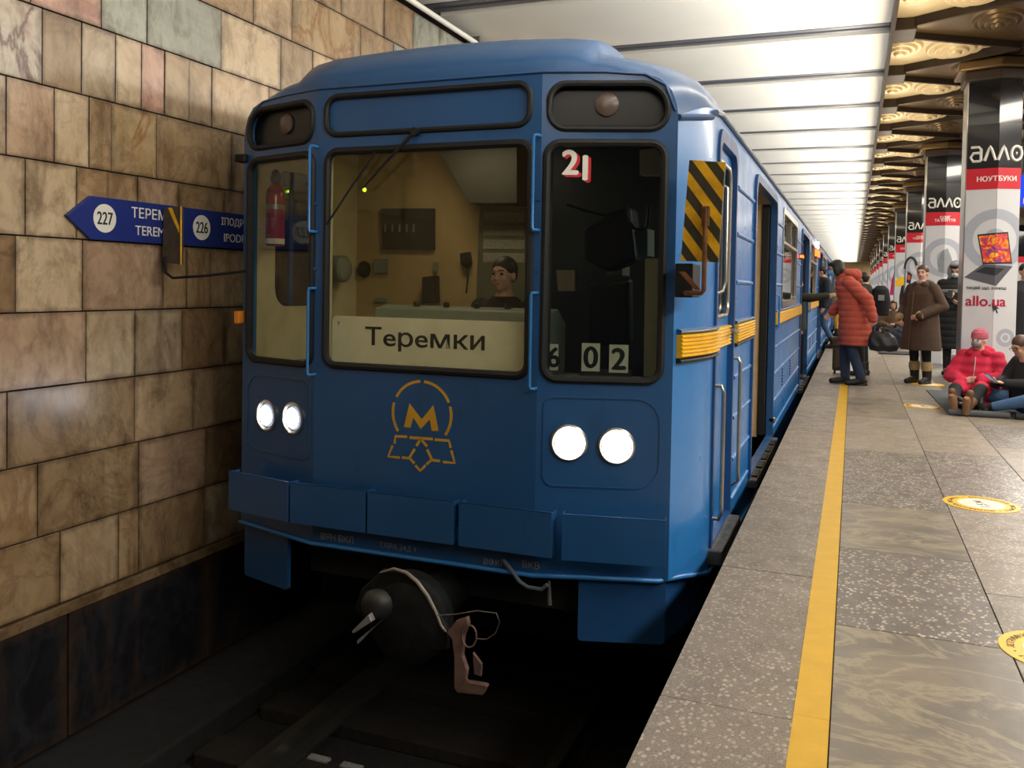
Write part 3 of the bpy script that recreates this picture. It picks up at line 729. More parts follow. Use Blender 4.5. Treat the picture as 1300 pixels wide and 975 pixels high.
for s_, px in (('ВЯН ВКЛ', 428), ('ТАРА 34,5 т', 505), ('ВФКП', 628), ('ВКВ', 674)):
    uu, vv = FC.uv(px, {428: 683, 505: 695, 628: 714, 674: 717}[px])
    text(s_, FC, M['dirtwhite'], T, uu, vv+.0, height=.038, bold=.01, w=0)
# wiper
b = B(); pv = FC.uv(530, 168); md = FC.uv(465, 240); e0 = FC.uv(417, 285); e1 = FC.uv(478, 194)
b.tube([FC(pv[0], pv[1], .03), FC(*FC.uv(500, 203), .055), FC(md[0], md[1], .04)], [.011, .008, .005], 8)
b.tube([FC(pv[0], pv[1], -.01), FC(pv[0], pv[1], .045)], .022, 12)
wp = b.build('wiper_arm', M['black'], T, smooth=True)
b = B(); b.tube([FC(e0[0], e0[1], .016), FC((e0[0]+e1[0])/2, (e0[1]+e1[1])/2, .022), FC(e1[0], e1[1], .016)], .006, 6)
b.build('wiper_blade', M['rubber'], wp)
# emblem: arch, letter and ribbon as flat yellow strips
def epx(pts): return [FC.uv(280+x/3.25, 320+y/3.25) for x, y in pts]
def strip(pts, w=.016, name='emblem_strip'):
    for a, b2 in zip(pts, pts[1:]):
        pass
    n = len(pts); L = []; R = []
    for i in range(n):
        p = Vector(pts[max(0, i-1)]); q = Vector(pts[min(n-1, i+1)]); d = (q-p).normalized(); nn = Vector((-d.y, d.x))*w/2
        c = Vector(pts[i]); L.append(tuple(c+nn)); R.append(tuple(c-nn))
    return L+R[::-1]
ce = FC.uv(280+830/3.25, 320+668/3.25); re = abs(FC.uv(280+952/3.25, 320+668/3.25)[0]-ce[0])
em = B()
arcs = [(150, 97), (92, 33), (26, -28), (154, 197+10)]
for a0, a1 in ((152, 94), (86, 24), (17, -36), (163, 216)):
    pts = [(ce[0]+re*math.cos(math.radians(a0+(a1-a0)*k/10)), ce[1]+re*math.sin(math.radians(a0+(a1-a0)*k/10))) for k in range(11)]
    B().prism(strip(pts), FC, 0, .0015).build('emblem_arc', M['emb'], T)
B().prism(epx([(757, 722), (780, 624), (830, 690), (878, 632), (900, 738), (872, 738), (864, 690), (826, 730), (796, 682), (784, 725)]), FC, 0, .0015).build('emblem_letter', M['emb'], T)
for ln in ([(718, 790), (722, 760), (770, 762)], [(710, 798), (692, 843), (740, 848)], [(780, 765), (876, 772)], [(826, 772), (808, 800)], [(826, 772), (852, 802)],
           [(802, 812), (778, 850), (748, 848)], [(782, 852), (800, 872)], [(804, 880), (824, 902), (846, 880)], [(850, 876), (870, 858), (906, 862)], [(852, 814), (872, 856)],
           [(884, 774), (942, 778), (950, 808)], [(952, 818), (966, 870), (918, 866)]):
    B().prism(strip(epx(ln), .015), FC, 0, .0015).build('emblem_strip', M['emb'], T)
# yellow and black warning boards
def clip(poly, a, b2, c):
    out = []
    for i in range(len(poly)):
        p, q = poly[i], poly[(i+1) % len(poly)]; dp = a*p[0]+b2*p[1]-c; dq = a*q[0]+b2*q[1]-c
        if dp <= 0: out.append(p)
        if dp*dq < 0: t = dp/(dp-dq); out.append((p[0]+(q[0]-p[0])*t, p[1]+(q[1]-p[1])*t))
    return out
FM = FACE(4.36); qd = [FM.uv(*p) for p in ((875, 203), (921, 206), (912, 333), (864, 331))][::-1]
wb = B().prism(qd, FM, -.03, 0).build('warning_board', mat('board_black', '#33301f', .5, var=.25, scale=20), T, bevel=.004)
bo = mat('board_yellow', '#d9a514', .45, var=.35, scale=9)
for k in range(0, 12):
    c0 = min(1.35*p[0]+p[1] for p in qd)+.04+.148*k
    q_ = clip(clip(qd, 1.35, 1, c0-.0), -1.35, -1, -(c0-.074))
    if len(q_) > 2: B().prism(q_, FM, 0, .0012).build('stripe', bo, wb)
bx, bz = FM.uv(867, 356)
B().box((bx-.045, bz-.085, -.25), (bx+.045, bz+.085, -.02), FM).build('board_bracket', M['blackmetal'], T, bevel=.006)
r1 = FM.uv(870, 372); r2 = FM.uv(895, 372); r3 = FM.uv(897, 265)
B().tube([FM(*r1, .0), FM(r1[0]+.02, r1[1], .03), FM(r2[0]-.01, r2[1], .04), FM(r2[0], r2[1]+.012, .04), FM(*r3, .035)], .012, 10).build('board_arm', M['rust'], T, smooth=True)
B().box((r3[0]-.018, r3[1]-.09, .004), (r3[0]+.018, r3[1]+.01, .04), FM).build('board_clamp', M['rust'], T, bevel=.005)
q1 = FM.uv(864, 345); q2 = FM.uv(892, 368)
B().prism([q1, (q1[0]+.03, q1[1]), q2, (q2[0]-.03, q2[1])], FM, .045, .05).build('board_strut', M['rust'], T)
FM2 = FACE(4.45); ql = [FM2.uv(*p) for p in ((209, 264), (231, 262), (230, 336), (207, 333))][::-1]
wb2 = B().prism(ql, FM2, -.02, .01).build('warning_board', mat('board_back', '#4a4034', .6, var=.3, scale=18), T, bevel=.004, label='yellow-edged board on the wall side, seen nearly edge on')
B().tube([FM2(*FM2.uv(231.5, 262), .012), FM2(*FM2.uv(231.5, 336), .012)], .006, 6).build('board_edge', bo, wb2)
B().prism([FM2.uv(*p) for p in ((215, 264), (220, 264), (229, 288), (229, 296))][::-1], FM2, .011, .013).build('stripe', bo, wb2)
B().tube([FM2(*FM2.uv(212, 326), .02), FM2(*FM2.uv(213, 346), .02), FM2(*FM2.uv(222, 353), .02), FM2(*FM2.uv(262, 350), .0), FM2(*FM2.uv(306, 343), -.1)], .009, 8).build('board_arm', M['blackmetal'], T, smooth=True)
B().box((-3.64, 4.5, 1.1), (-3.60, 4.6, 1.18)).build('side_lamp', mat('amber_lens', '#e08b2a', .3), T, bevel=.008)
B().box((-3.66, 4.52, 2.12), (-3.58, 4.6, 2.17)).build('roof_bracket', M['blackmetal'], T, bevel=.008)
# side signal lamps high on the panel
red_on = emis('signal_red', '#ff4a20', 9); wh_on = emis('signal_white', '#fff1f1', 10)
for y, z, mm, nm in ((19.0, 2.13, red_on, 'signal_lamp'), (20.3, 2.15, red_on, 'signal_lamp'), (19.5, 2.30, wh_on, 'signal_lamp'), (13.7, 1.86, red_on, 'side_marker')):
    h = .075 if nm == 'signal_lamp' else .02
    L = B().box((y-.10, z-h-.02, 0), (y+.14, z+h+.02, .05), SD).build(nm, M['blackmetal'], T, bevel=.008)
    B().box((y-.125, z-h, .012), (y-.101, z+h, .046), SD).build('lens', mm, L); B().box((y-.08, z-h, .05), (y+.12, z+h, .058), SD).build('lens', mm, L)
# saloon interior seen through openings
B().box((-3.66, 6.12, -.20), (SX-.06, YE-.06, -.165)).build('saloon_floor', mat('brown_linoleum', '#6b4a33', .5), T)
B().box((-3.66, 6.02, -.165), (SX-.06, 6.08, 2.45)).build('saloon_bulkhead', mat('saloon_beige', '#c9ab7c', .45, var=.08), T)
B().box((-3.66, 4.9, 2.45), (SX-.06, YE-.06, 2.47)).build('saloon_ceiling', M['cabframe'], T)
for a, b_ in ((9.6, 13.9), (16.6, 21.0), (23.6, 28)):
    B().box((-3.6, a, .05), (-3.1, b_, .28)).build('bench_seat', mat('brown_vinyl', '#5c3426', .4), T, bevel=.03)
    B().box((-3.64, a, .28), (-3.5, b_, .85)).build('bench_back', mat('brown_vinyl', '#5c3426', .4), T, bevel=.03)
for y in (7.4, 9.3, 14.3, 16.2): B().tube([(-1.15, y, -.16), (-1.15, y, 2.44)], .016, 10).build('grab_pole', M['chrome'], T, smooth=True)
B().box((-2.6, 7, 2.43), (-1.9, YE-1, 2.448)).build('saloon_lamp', emis('saloon_lamp_glow', '#ffe7c0', 2.5), T)
# cab interior
B().box((-3.45, 4.66, -.165), (-1.0, 6.0, -.13)).build('cab_floor', M['cabdark'], T)
B().box((-3.66, 5.96, -.16), (SX-.06, 6.02, 2.45)).build('cab_bulkhead', M['cabwall'], T)
ring('cab_window_lining', Fr((-3.66, 0, 0), (0, 1, 0), (0, 0, 1)), rrect(4.70, -.1, 6.0, 2.4, .02), rrect(4.92, 1.20, 5.46, 2.13, .13), 0, .02, M['cabframe'], T)
plate('window_pane', Fr((-3.70, 0, 0), (0, 1, 0), (0, 0, 1)), rrect(4.90, 1.18, 5.50, 2.15, .12), [], 0, .005, M['pane'], T)
for X in (-2.93, -1.56):
    B().box((X-.05, YF+.04, .8), (X+.05, YF+.09, 2.3)).build('inner_pillar', M['cabframe'] if X < -2 else M['cabdark'], T, bevel=.006)
FK = FACE(5.955)
def kit(nm, pts, m_, w0=0, w1=.02, fr=FK, bev=.003): return B().prism([fr.uv(*p) for p in pts][::-1], fr, w0, w1).build(nm, m_, T, bevel=bev)
vb = kit('vent_grille', [(486, 265), (553, 265), (553, 317), (488, 316)], M['cabdark'], 0, .03)
for k in range(5): 
    p0 = FK.uv(491+9*k, 285); B().box((p0[0], p0[1]-.06, .03), (p0[0]+.012, p0[1], .034), FK).build('slat', M['cabgrey'], vb)
kit('roof_locker', [(570, 188), (672, 186), (672, 262), (612, 262), (600, 240)], M['cabdark'], 0, .25)
kit('notice_frame', [(612, 262), (672, 264), (672, 400), (607, 400)], mat('grey_green_cabinet', '#5c5f4d', .5), 0, .05)
kit('dark_bulkhead_sheet', [(692, 150), (845, 150), (845, 500), (692, 500)], mat('dark_cab_panel', '#2f3431', .45, var=.2, scale=2), 0, .03)  # dark sheet added to paint in the gloom behind the right pane
for r in range(4):
    kit('notice', [(617, 270+17*r), (669, 271+17*r), (669, 283+17*r), (617, 282+17*r)], mat('notice_paper', '#8b8c7c', .7, var=.3, scale=60), .05, .053, bev=0)
kit('cab_socket', [(476, 329), (493, 329), (493, 347), (476, 347)], M['cabgrey'])
kit('label_plate', [(551, 333), (556, 333), (556, 345), (551, 345)], M['cabgrey'])
kit('wiring_box', [(476, 378), (492, 378), (492, 384), (476, 384)], M['cabgrey'])
kit('cab_cabinet', [(542, 352), (558, 350), (559, 384), (541, 385)], M['black'], 0, .08)
f2 = Fr(FK(*FK.uv(463, 342), 0), FK.u, FK.v, FK.n)
B().lathe(f2, [(.07, 0), (.065, .03), (.03, .04)], 8, sc=(.8, 1)).build('round_cover', M['black'], T)
f2 = Fr(FK(*FK.uv(443, 343), 0), Vector((.9, -.3, 0)).cross(Vector((0, 0, 1))).normalized()*-1, (0, 0, 1), (.9, -.45, 0))
B().lathe(Fr((-3.62, 5.6, 1.47), (0, 1, 0), (0, 0, 1), (1, -.3, 0)), [(.10, 0), (.10, .12), (.085, .14), (.05, .15)], 28).build('cab_fan', M['cabgrey'], T, smooth=True)
kit('radio_handset', [(587, 322), (598, 320), (600, 334), (596, 341), (588, 336)], M['black'], 0, .05)
B().tube([FK(*FK.uv(596, 340), .03), FK(*FK.uv(597, 352), .04), FK(*FK.uv(594, 372), .03)], .006, 6).build('handset_cord', M['black'], T)
gl = FACE(5.6).uv(463, 241); B().lathe(Fr(FACE(5.6)(*gl), (1, 0, 0), (0, 0, 1), (0, -1, 0)), [(.014, 0), (.012, .01)], 10).build('green_lamp', emis('green_led', '#b8ff20', 6), T)
gl = FACE(5.2).uv(367, 243); B().lathe(Fr(FACE(5.2)(*gl), (1, 0, 0), (0, 0, 1), (0, -1, 0)), [(.010, 0), (.008, .01)], 10).build('green_lamp', emis('green_led_small', '#b8ff20', 4), T)
B().box((-3.62, 5.24, 2.05), (-3.55, 5.26, 2.07)).build('lamp_mount', M['cabdark'], T)
# desk
B().box((-3.4, 4.60, .80), (-1.12, 4.95, .86)).build('cab_desk', M['cabgrey'], T, bevel=.01)
B().prism([(4.62, .86), (5.0, .86), (5.0, 1.15), (4.85, 1.24), (4.72, 1.22)], Fr((-2.75, 0, 0), (0, 1, 0), (0, 0, 1)), 0, 1.15).build('desk_console', M['cabgrey'], T, bevel=.01)
for k in range(5): B().lathe(Fr((-2.5+.2*k, 4.80, 1.235), (1, 0, 0), (0, 1, 0)), [(.02, 0), (.02, .02), (.012, .028)], 12).build('console_knob', M['black'], T)
FJ = FACE(5.0)
kit('interior_mirror_box', [(812, 190), (839, 188), (840, 222), (812, 222)], M['cream'], -.08, 0, FJ)
kit('door_post', [(819, 328), (836, 328), (836, 478), (817, 478)], M['cabframe'], -.05, 0, FJ)
kit('grey_equipment_case', [(788, 290), (822, 290), (822, 325), (786, 325)], M['cabgrey'], -.2, 0, FACE(5.3))
kit('equipment_case', [(770, 310), (790, 310), (790, 350), (770, 350)], M['cabgrey'], -.2, 0, FACE(5.5))
kit('control_column', [(740, 290), (770, 270), (800, 262), (808, 330), (770, 345), (742, 330)], M['black'], -.2, 0, FACE(5.2), .02)
kit('driver_seat_back', [(745, 360), (800, 352), (800, 440), (745, 440)], M['black'], -.1, 0, FACE(5.1), .03)
B().tube([FJ(*FJ.uv(*p)) for p in ((795, 262), (798, 280), (805, 290), (815, 292), (822, 286), (824, 262))], .010, 8).build('cable_loop', M['black'], T, smooth=True)
B().tube([FJ(*FJ.uv(*p)) for p in ((720, 260), (745, 268), (775, 275))], .008, 8).build('sun_visor_arm', M['black'], T)
kit('floor_case', [(706, 343), (730, 343), (730, 370), (708, 370)], M['silver'], -.05, 0, FACE(5.6))
# stick-on run number on the right pane
f3 = Fr(FRt(0, 0, -.017), FRt.u, FRt.v, FRt.n)
for ch, a_, b2, hgt in (('2', (724, 206), 0, .125), ('1', (743, 213), 0, .125)):
    uu, vv = f3.uv(*a_)
    text(ch, f3, M['red'], T, uu+.014, vv-.010, height=hgt, bold=.05, depth=.0008, name='red_numeral')
    text(ch, f3, M['white'], T, uu, vv, height=hgt, bold=.04, w=.001, depth=.0012, name='white_numeral')
# coupler and gear under the front
FQ = FACE(4.0)
c0 = FQ.uv(510, 790)
b = B(); b.lathe(Fr(FQ(c0[0], c0[1], -.55), FQ.u, FQ.v, FQ.n), [(.13, 0), (.13, .3), (.20, .36), (.24, .42), (.24, .5), (.2, .53), (.06, .54)], 28).build('coupler_head', M['blackmetal'], T, smooth=True)
c1 = FQ.uv(485, 770); b = B(); b.lathe(Fr(FQ(*c1, -.1), (1, -.1, 0), (0, 0, 1), (-.35, -1, 0)), [(.085, 0), (.085, .12), (.06, .15), (.03, .16)], 20).build('coupler_cone', mat('coupler_grey', '#3a3a3a', .5, metal=.5, var=.3), T, smooth=True)
B().tube([FQ(*FQ.uv(*p), .0) for p in ((482, 727), (500, 722), (516, 727), (530, 739), (543, 757), (553, 776), (560, 794), (566, 802))], [.003, .008, .010, .011, .010, .008, .007, .006], 8).build('coupler_plate_rim', mat('bare_metal_edge', '#9a9084', .5, metal=.3), T, smooth=True)
pt = [(482, 725), (516, 728), (543, 758), (566, 803), (566, 828), (520, 828), (495, 815), (470, 800), (447, 776), (455, 750)]
B().prism([FQ.uv(*p) for p in pt][::-1], FQ, -.06, -.02).build('coupler_plate', M['blackmetal'], T, bevel=.01)
for pp in (((480, 772), (484, 781), (461, 796), (459, 793)), ((497, 779), (484, 790), (466, 809), (466, 804))):
    B().prism([FQ.uv(*p) for p in pp][::-1], FQ, .06, .1).build('coupler_prong', mat('bare_steel', '#b0aeb0', .4, metal=.6), T, bevel=.003)
br = mat('brownish_steel', '#7a6058', .6, metal=.3, var=.3, scale=20)
B().prism([FQ.uv(*p) for p in ((570, 800), (582, 786), (596, 781), (598, 790), (592, 805), (590, 830), (596, 848), (594, 862), (618, 866), (622, 868), (616, 879), (584, 876), (580, 870), (580, 830), (577, 808))][::-1], FQ, .0, .035).build('bracket_arm', br, T, bevel=.004)
B().tube([FQ(*FQ.uv(*p), .03) for p in ((584, 845), (598, 862))], .005, 6).build('bracket_rib', br, T)
B().prism([FQ.uv(*p) for p in ((594, 835), (605, 850), (604, 865), (596, 862))][::-1], FQ, -.08, -.06).build('bracket_rib', br, T)
B().tube([FQ(*FQ.uv(600+9*math.cos(a), 804+14*math.sin(a)), .04) for a in [2*PI*i/16 for i in range(16)]], .005, 6, closed=True).build('ring', br, T, smooth=True)
B().tube([FQ(*FQ.uv(*p), .04) for p in ((609, 807), (622, 808), (633, 800), (638, 786), (634, 775), (610, 772), (585, 776), (560, 778))], .0035, 6).build('thin_cable', M['steel'], T, smooth=True)
B().tube([FC(*FC.uv(*p), .03) for p in ((641, 708), (652, 722), (662, 736), (672, 743), (690, 746), (697, 740))], .011, 8).build('air_hose', mat('grey_hose', '#55606a', .5), T, smooth=True)
B().tube([FC(*FC.uv(*p), .0) for p in ((697, 738), (698, 768))], [.008, .012], 8).build('hose_end', M['steel'], T)
for s in (1, -1):
    B().tube([(XC+s*.76+.0, 4.9+1.1*0, -.83), (XC+s*.76, 4.9, -.83)][:1]+[(XC+s*.9, 5.9, -.83)] if False else [(XC+s*.68, 6.6, -.83), (XC+s*.83, 6.6, -.83)], .42, 32).build('wheel', M['steel'], T, smooth=True)

# carriages behind the first
def carriage(y0, y1, label, nm='carriage'):
    t = thing(nm, label, 'train carriage', (XC, y0, -1.25)); parts = []
    L = y1-y0; n = 4; dd = [(y0+L*(i+.12)/n, y0+L*(i+.36)/n) for i in range(n)]; ww = [(y0+L*(i+.5)/n, y0+L*(i+.93)/n) for i in range(n-1)]
    parts.append(plate('side_panel', SD, [(y0, -.45), (y1, -.45), (y1, 2.41), (y0, 2.41)], [rrect(a, -.15, b_, 2.27, .05) for a, b_ in dd]+[rrect(a, 1.2, b_, 2.27, .08) for a, b_ in ww], -.05, 0, M['blue']))
    rows = [[(XC+h, y, lerpt(prof, abs(h))+.085*bump(abs(h))) for h in hs] for y in (y0, (y0+y1)/2, y1)]
    parts.append(B().grid(rows).build('roof', M['blue_shaded'], None, smooth=True))
    parts.append(B().box((-3.7, y0, -.45), (SX-.05, y0+.04, 2.4)).build('end_panel', M['blue_dark']))
    parts.append(B().box((-3.7, y0+.06, -.45), (SX-.06, y1, -.17)).build('carriage_floor', M['blackmetal']))
    parts.append(B().box((-3.7, y0+.06, -.17), (-3.65, y1, 2.4)).build('inner_wall', M['cabframe']))
    for a, b_ in zip([y0]+[d[1] for d in dd], [d[0] for d in dd]+[y1]):
        parts.append(sweep([(SX, a+.05), (SX, b_-.05)], ribbed(1.0, 1.13, .04)).build('yellow_moulding', M['yellow'], None, smooth=True))
    for a, b_ in ww: parts.append(plate('window_pane', SD, rrect(a, 1.2, b_, 2.27, .08), [], -.03, -.02, M['pane']))
    for a, b_ in dd: parts.append(ring('door_frame', SD, rrect(a-.05, -.17, b_+.05, 2.32, .08), rrect(a+.03, -.14, b_-.03, 2.24, .06), -.03, .025, M['blue_dark']))
    for p in parts: keep(p, t)
carriage(34.5, 63.5, 'second blue carriage of the train, just behind the red side lamps')
carriage(64.5, 94, 'farthest blue carriage of the train, near the end of the platform')
def rebase(root, loc):
    loc = Vector(loc)
    for c in root.children: c.location = c.location-loc
    root.location = loc
rebase(T, (XC, 4.4, -1.25))

# destination board, number cards and extinguisher inside the cab
FD = FACE(YF+.075)
t = thing('destination_board', 'cream destination board lettered Теремки behind the bottom of the middle windscreen', 'sign')
c_ = [FD.uv(*p) for p in ((421, 400), (669, 408), (669, 479), (422, 465))]
B().prism(rrect(-2.87, .86, -1.60, 1.175, .03), FD, -.01, 0).build('board', M['cream'], t)
ua, va = FD.uv(464, 430); ub, vb_ = FD.uv(615, 440)
text('Т'+'e'+'р'+'e'+'мки', FD, M['ink'], t, (ua+ub)/2, 1.05, width=ub-ua, height=.135, bold=.024)
text('т', FD, M['ink'], t, FD.uv(430, 410)[0], 1.13, height=.02); B().box((-2.25, .885, 0), (-2.247, .91, .001), FD).build('scratch', M['ink'], t)
rebase(t, (-2.23, YF+.09, .88))
f4 = Fr(FRt(0, 0, -.07), FRt.u, FRt.v, FRt.n)
for ch, (x0, y0, x1, y1), lab in (('6', (697, 437, 709, 470), 'narrow cream card with a six at the left edge of the right windscreen'), ('0', (738, 436, 762, 471), 'cream card with a zero, in the middle of the three cards in the right windscreen'), ('2', (773, 438, 798, 473), 'cream card with a two, rightmost of the three cards in the right windscreen')):
    a_ = f4.uv(x0, y1); b2 = f4.uv(x1, y0)
    t = thing('number_card', lab, 'number card', group='run number cards in the windscreen')
    B().box((a_[0], a_[1], -.004), (b2[0], b2[1], 0), f4).build('card', M['cream'], t)
    text(ch, f4, M['ink'], t, (a_[0]+b2[0])/2, (a_[1]+b2[1])/2, height=(b2[1]-a_[1])*.74, bold=.04)
    rebase(t, f4(a_[0], a_[1]))
a_ = f4.uv(738, 478); b2 = f4.uv(797, 470)
tag(B().box((a_[0]-.01, a_[1]-.01, -.03), (b2[0]+.02, b2[1]+.0, -.001), f4).build('card_holder', M['cabdark']), 'dark rail holding the cards 0 and 2 in the right windscreen', 'holder')
t = thing('fire_extinguisher', 'dark red fire extinguisher hanging behind the left windscreen', 'fire extinguisher', (0, 0, 0))
fx, fz = FACE(4.78).uv(349, 325)
fe = Fr((fx, 4.78, 1.60), (1, 0, 0), (0, 1, 0))
B().lathe(fe, [(.02, 0), (.058, .005), (.06, .02), (.06, .33), (.052, .37), (.03, .40), (.02, .41)], 28).build('cylinder', mat('extinguisher_red', '#a0282a', .3, coat=.4), t, smooth=True)
B().lathe(fe, [(.022, .41), (.03, .42), (.035, .45), (.022, .49), (.01, .50)], 16).build('valve', M['black'], t, smooth=True)
B().lathe(fe, [(.0625, .24), (.0625, .27)], 28).build('strap', M['silver'], t); B().lathe(fe, [(.061, .015), (.061, .05)], 28).build('label_band', M['cream'], t)
rebase(t, (fx, 4.78, 1.60))

# ------------------------------------------------------------------ blue arrow sign on the wall
FW_ = SIDE(XW+.03)
t = thing('direction_sign', 'long dark blue arrow sign with white lettering and numbers on the stone wall', 'sign')
L0 = FW_.uv(85, 273); zt, zb_ = 1.855, 1.60
B().prism([(L0[0], 1.728), (L0[0]+.17, zb_), (8.4, zb_), (8.4, zt), (L0[0]+.17, zt)], FW_, -.028, 0).build('sign_panel', M['signblue'], t, bevel=.003)
for num, px, t1, t2, xx in (('227', (133, 279), 'ТЕРЕМКИ', 'TEREMKY', 167), ('226', (256, 289), 'ІПОДРОМ', 'IPODROM', 281)):
    uu, vv = FW_.uv(*px); vv = 1.73
    B().lathe(Fr(FW_(uu, vv), FW_.u, FW_.v, FW_.n), [(.085, 0), (.085, .002)], 32).build('number_disc', M['white'], t)
    text(num, FW_, M['ink'], t, uu, vv, width=.115, height=.075, bold=.02, w=.002)
    ux = FW_.uv(xx, 275)[0]
    text(t1, FW_, M['white'], t, ux, 1.785, height=.065, bold=.015, align='LEFT'); text(t2, FW_, M['white'], t, ux+.03, 1.675, height=.058, bold=.012, align='LEFT')
rebase(t, (XW+.03, L0[0], 1.60))

# ------------------------------------------------------------------ columns wrapped in adverts
CY0, CDY = 12.1, 6.45
CX0, CX1 = 1.262, 1.845
CMX, CH_ = (CX0+CX1)/2+.035, .10
ads = ['НОУТБУКИ', 'ОДЯГ\nТА ВЗУТТЯ', 'СМАРТ-\nГОДИННИКИ', 'ІГРАШКИ', 'САМОКАТИ', 'ТЕЛЕФОНИ']
pale = mat('advert_pale_grey', '#cfcfd2', .35, var=.02); palec = mat('advert_grey_ring', '#a9adb8', .35, var=.03)
def column(i):
    y = CY0+CDY*i; near_ = i < 5
    c = structure('column', (CX0, y, 0)); oy = Vector((CX0, y, 0))
    pts = [(CX0, y), (CMX, y-CH_), (CX1, y), (CX1, y+.46), (CMX, y+.46+CH_), (CX0, y+.46)]
    q = B().prism(pts, XYZ, 0, 4.24).build('shaft', M['polished']); keep(q, c)
    q = B().prism([(CX0-.012, y+.012), (CX0-.012, y+.45), (CX0+.0, y+.45), (CX0, y)], XYZ, 0, 4.1).build('side_strip', M['silver']); keep(q, c)
    cap = B(); cap.prism([(CX0-.12, y-.05), (CMX, y-CH_-.12), (CX1+.12, y-.05), (CX1+.12, y+.6), (CX0-.12, y+.6)], XYZ, 4.08, 4.2); q = cap.build('capital', M['gold_unlit'], None, bevel=.02); keep(q, c)
    cap = B(); cap.prism([(CX0-.05, y-.03), (CMX, y-CH_-.06), (CX1+.05, y-.03), (CX1+.05, y+.5), (CX0-.05, y+.5)], XYZ, 3.95, 4.08); q = cap.build('capital', M['bronze'], None, bevel=.02); keep(q, c)
    A_ = Vector((CX0, y, 0)); Mv = Vector((CMX, y-CH_, 0)); Z_ = Vector((CX1, y, 0)); la = (Mv-A_).length; lb = (Z_-Mv).length
    fa = Fr(A_, Mv-A_, (0, 0, 1)); fb = Fr(Mv, Z_-Mv, (0, 0, 1))
    def wrap(poly_l, poly_r, m_, nm, w):
        b = B()
        if len(poly_l) > 2: b.prism(poly_l, fa, w-.0015, w)
        if len(poly_r) > 2: b.prism([(p-la, r) for p, r in poly_r], fb, w-.0015, w)
        if b.V: keep(b.build(nm, m_), c)
    def both(poly, m_, nm, w):
        wrap(clip(poly, 1, 0, la), clip(poly, -1, 0, -la), m_, nm, w)
    Wd = la+lb
    both([(0, .0), (Wd, 0), (Wd, 2.64), (0, 2.64)], pale, 'poster', .004)
    both([(0, 2.63), (Wd, 2.63), (Wd, 2.885), (0, 2.885)], M['red'], 'red_band', .006)
    both([(0, 2.885), (Wd, 2.885), (Wd, 3.42), (0, 3.42)], mat('advert_black', '#0c0d0f', .18, var=.1), 'black_band', .006)
    for (cu_, cv, ri, ro) in ((la, 2.02, .25, .37), (la, 2.02, 0, .13), (Wd*.80, .83, .06, .11), (Wd*.80, .83, 0, .035)):
        n = 32
        for k in range(n):
            a0, a1 = 2*PI*k/n, 2*PI*(k+1)/n
            if not near_ and k % 2: pass
            po = [(cu_+ro*math.cos(a0), cv+ro*math.sin(a0)), (cu_+ro*math.cos(a1), cv+ro*math.sin(a1))]
            po += [(cu_+ri*math.cos(a1), cv+ri*math.sin(a1)), (cu_+ri*math.cos(a0), cv+ri*math.sin(a0))] if ri else [(cu_, cv)]
            po = clip(clip(po, 1, 0, Wd), -1, 0, 0)
            l_, r_ = clip(po, 1, 0, la), clip(po, -1, 0, -la)
            if k == 0: acc = B()
            if len(l_) > 2: acc.prism(l_, fa, .0045, .006)
            if len(r_) > 2: acc.prism([(p-la, r) for p, r in r_], fb, .0045, .006)
        keep(acc.build('grey_ring', palec), c)
    def word(s_, u_, v_, m_, **k):
        # lettering bent over the fold
        o = text(s_, Fr((0, 0, 0), (1, 0, 0), (0, 1, 0)), m_, None, u_, v_, w=.0065, **k)
        for vv in o.data.vertices:
            x_, y_, z_ = vv.co; vv.co = (fa(x_, y_, z_) if x_ < la else fb(x_-la, y_, z_))
        keep(o, c)
    logo = B()
    # logo drawn as strokes: a, l, l, o with a dot
    s_ = Wd*.235; x0 = .03; zl = 2.975; hh = .17; st_ = .034
    def wtube(pts, closed=False):
        q2 = []
        for p, r in pts: q2.append(fa(p, r, .008) if p < la else fb(p-la, r, .008))
        logo.tube(q2, st_/2, 6, closed)
    wtube([(x0+.015, zl+hh), (x0+.10, zl+hh), (x0+.125, zl+hh-.03), (x0+.125, zl)]); wtube([(x0+.125, zl+.10), (x0+.04, zl+.10), (x0+.01, zl+.05), (x0+.04, zl), (x0+.125, zl)])
    for xo in (x0+.165, x0+.31): wtube([(xo, zl), (xo+.045, zl+hh-.03), (xo+.06, zl+hh), (xo+.075, zl+hh-.03), (xo+.12, zl)])
    wtube([(x0+.525+.062*math.cos(a), zl+hh/2+.085*math.sin(a)) for a in [2*PI*k/18 for k in range(18)]], True)
    wtube([(x0+.518, zl+hh/2), (x0+.532, zl+hh/2)])
    lg = logo.build('logo_lettering', M['white'], None, smooth=True); keep(lg, c)
    word(ads[i % len(ads)], la, 2.757, M['white'], width=Wd*(.72 if i == 0 else .6), bold=.035, name='lettering')
    if i < 3:
        word('allo.ua', Wd*.42, 1.27, mat('advert_crimson', '#b01638', .4), width=Wd*.72, bold=.03, name='lettering')
        word('тицяй що хочеш', Wd*.42, 1.43, M['ink'], width=Wd*.72, bold=.02, name='lettering')
        k_ = Wd*.42+.06
        both([(k_, 1.25), (k_+.02, 1.14), (k_+.04, 1.17), (k_+.06, 1.12), (k_+.075, 1.13), (k_+.055, 1.18), (k_+.09, 1.18)], M['ink'], 'cursor_print', .0068)
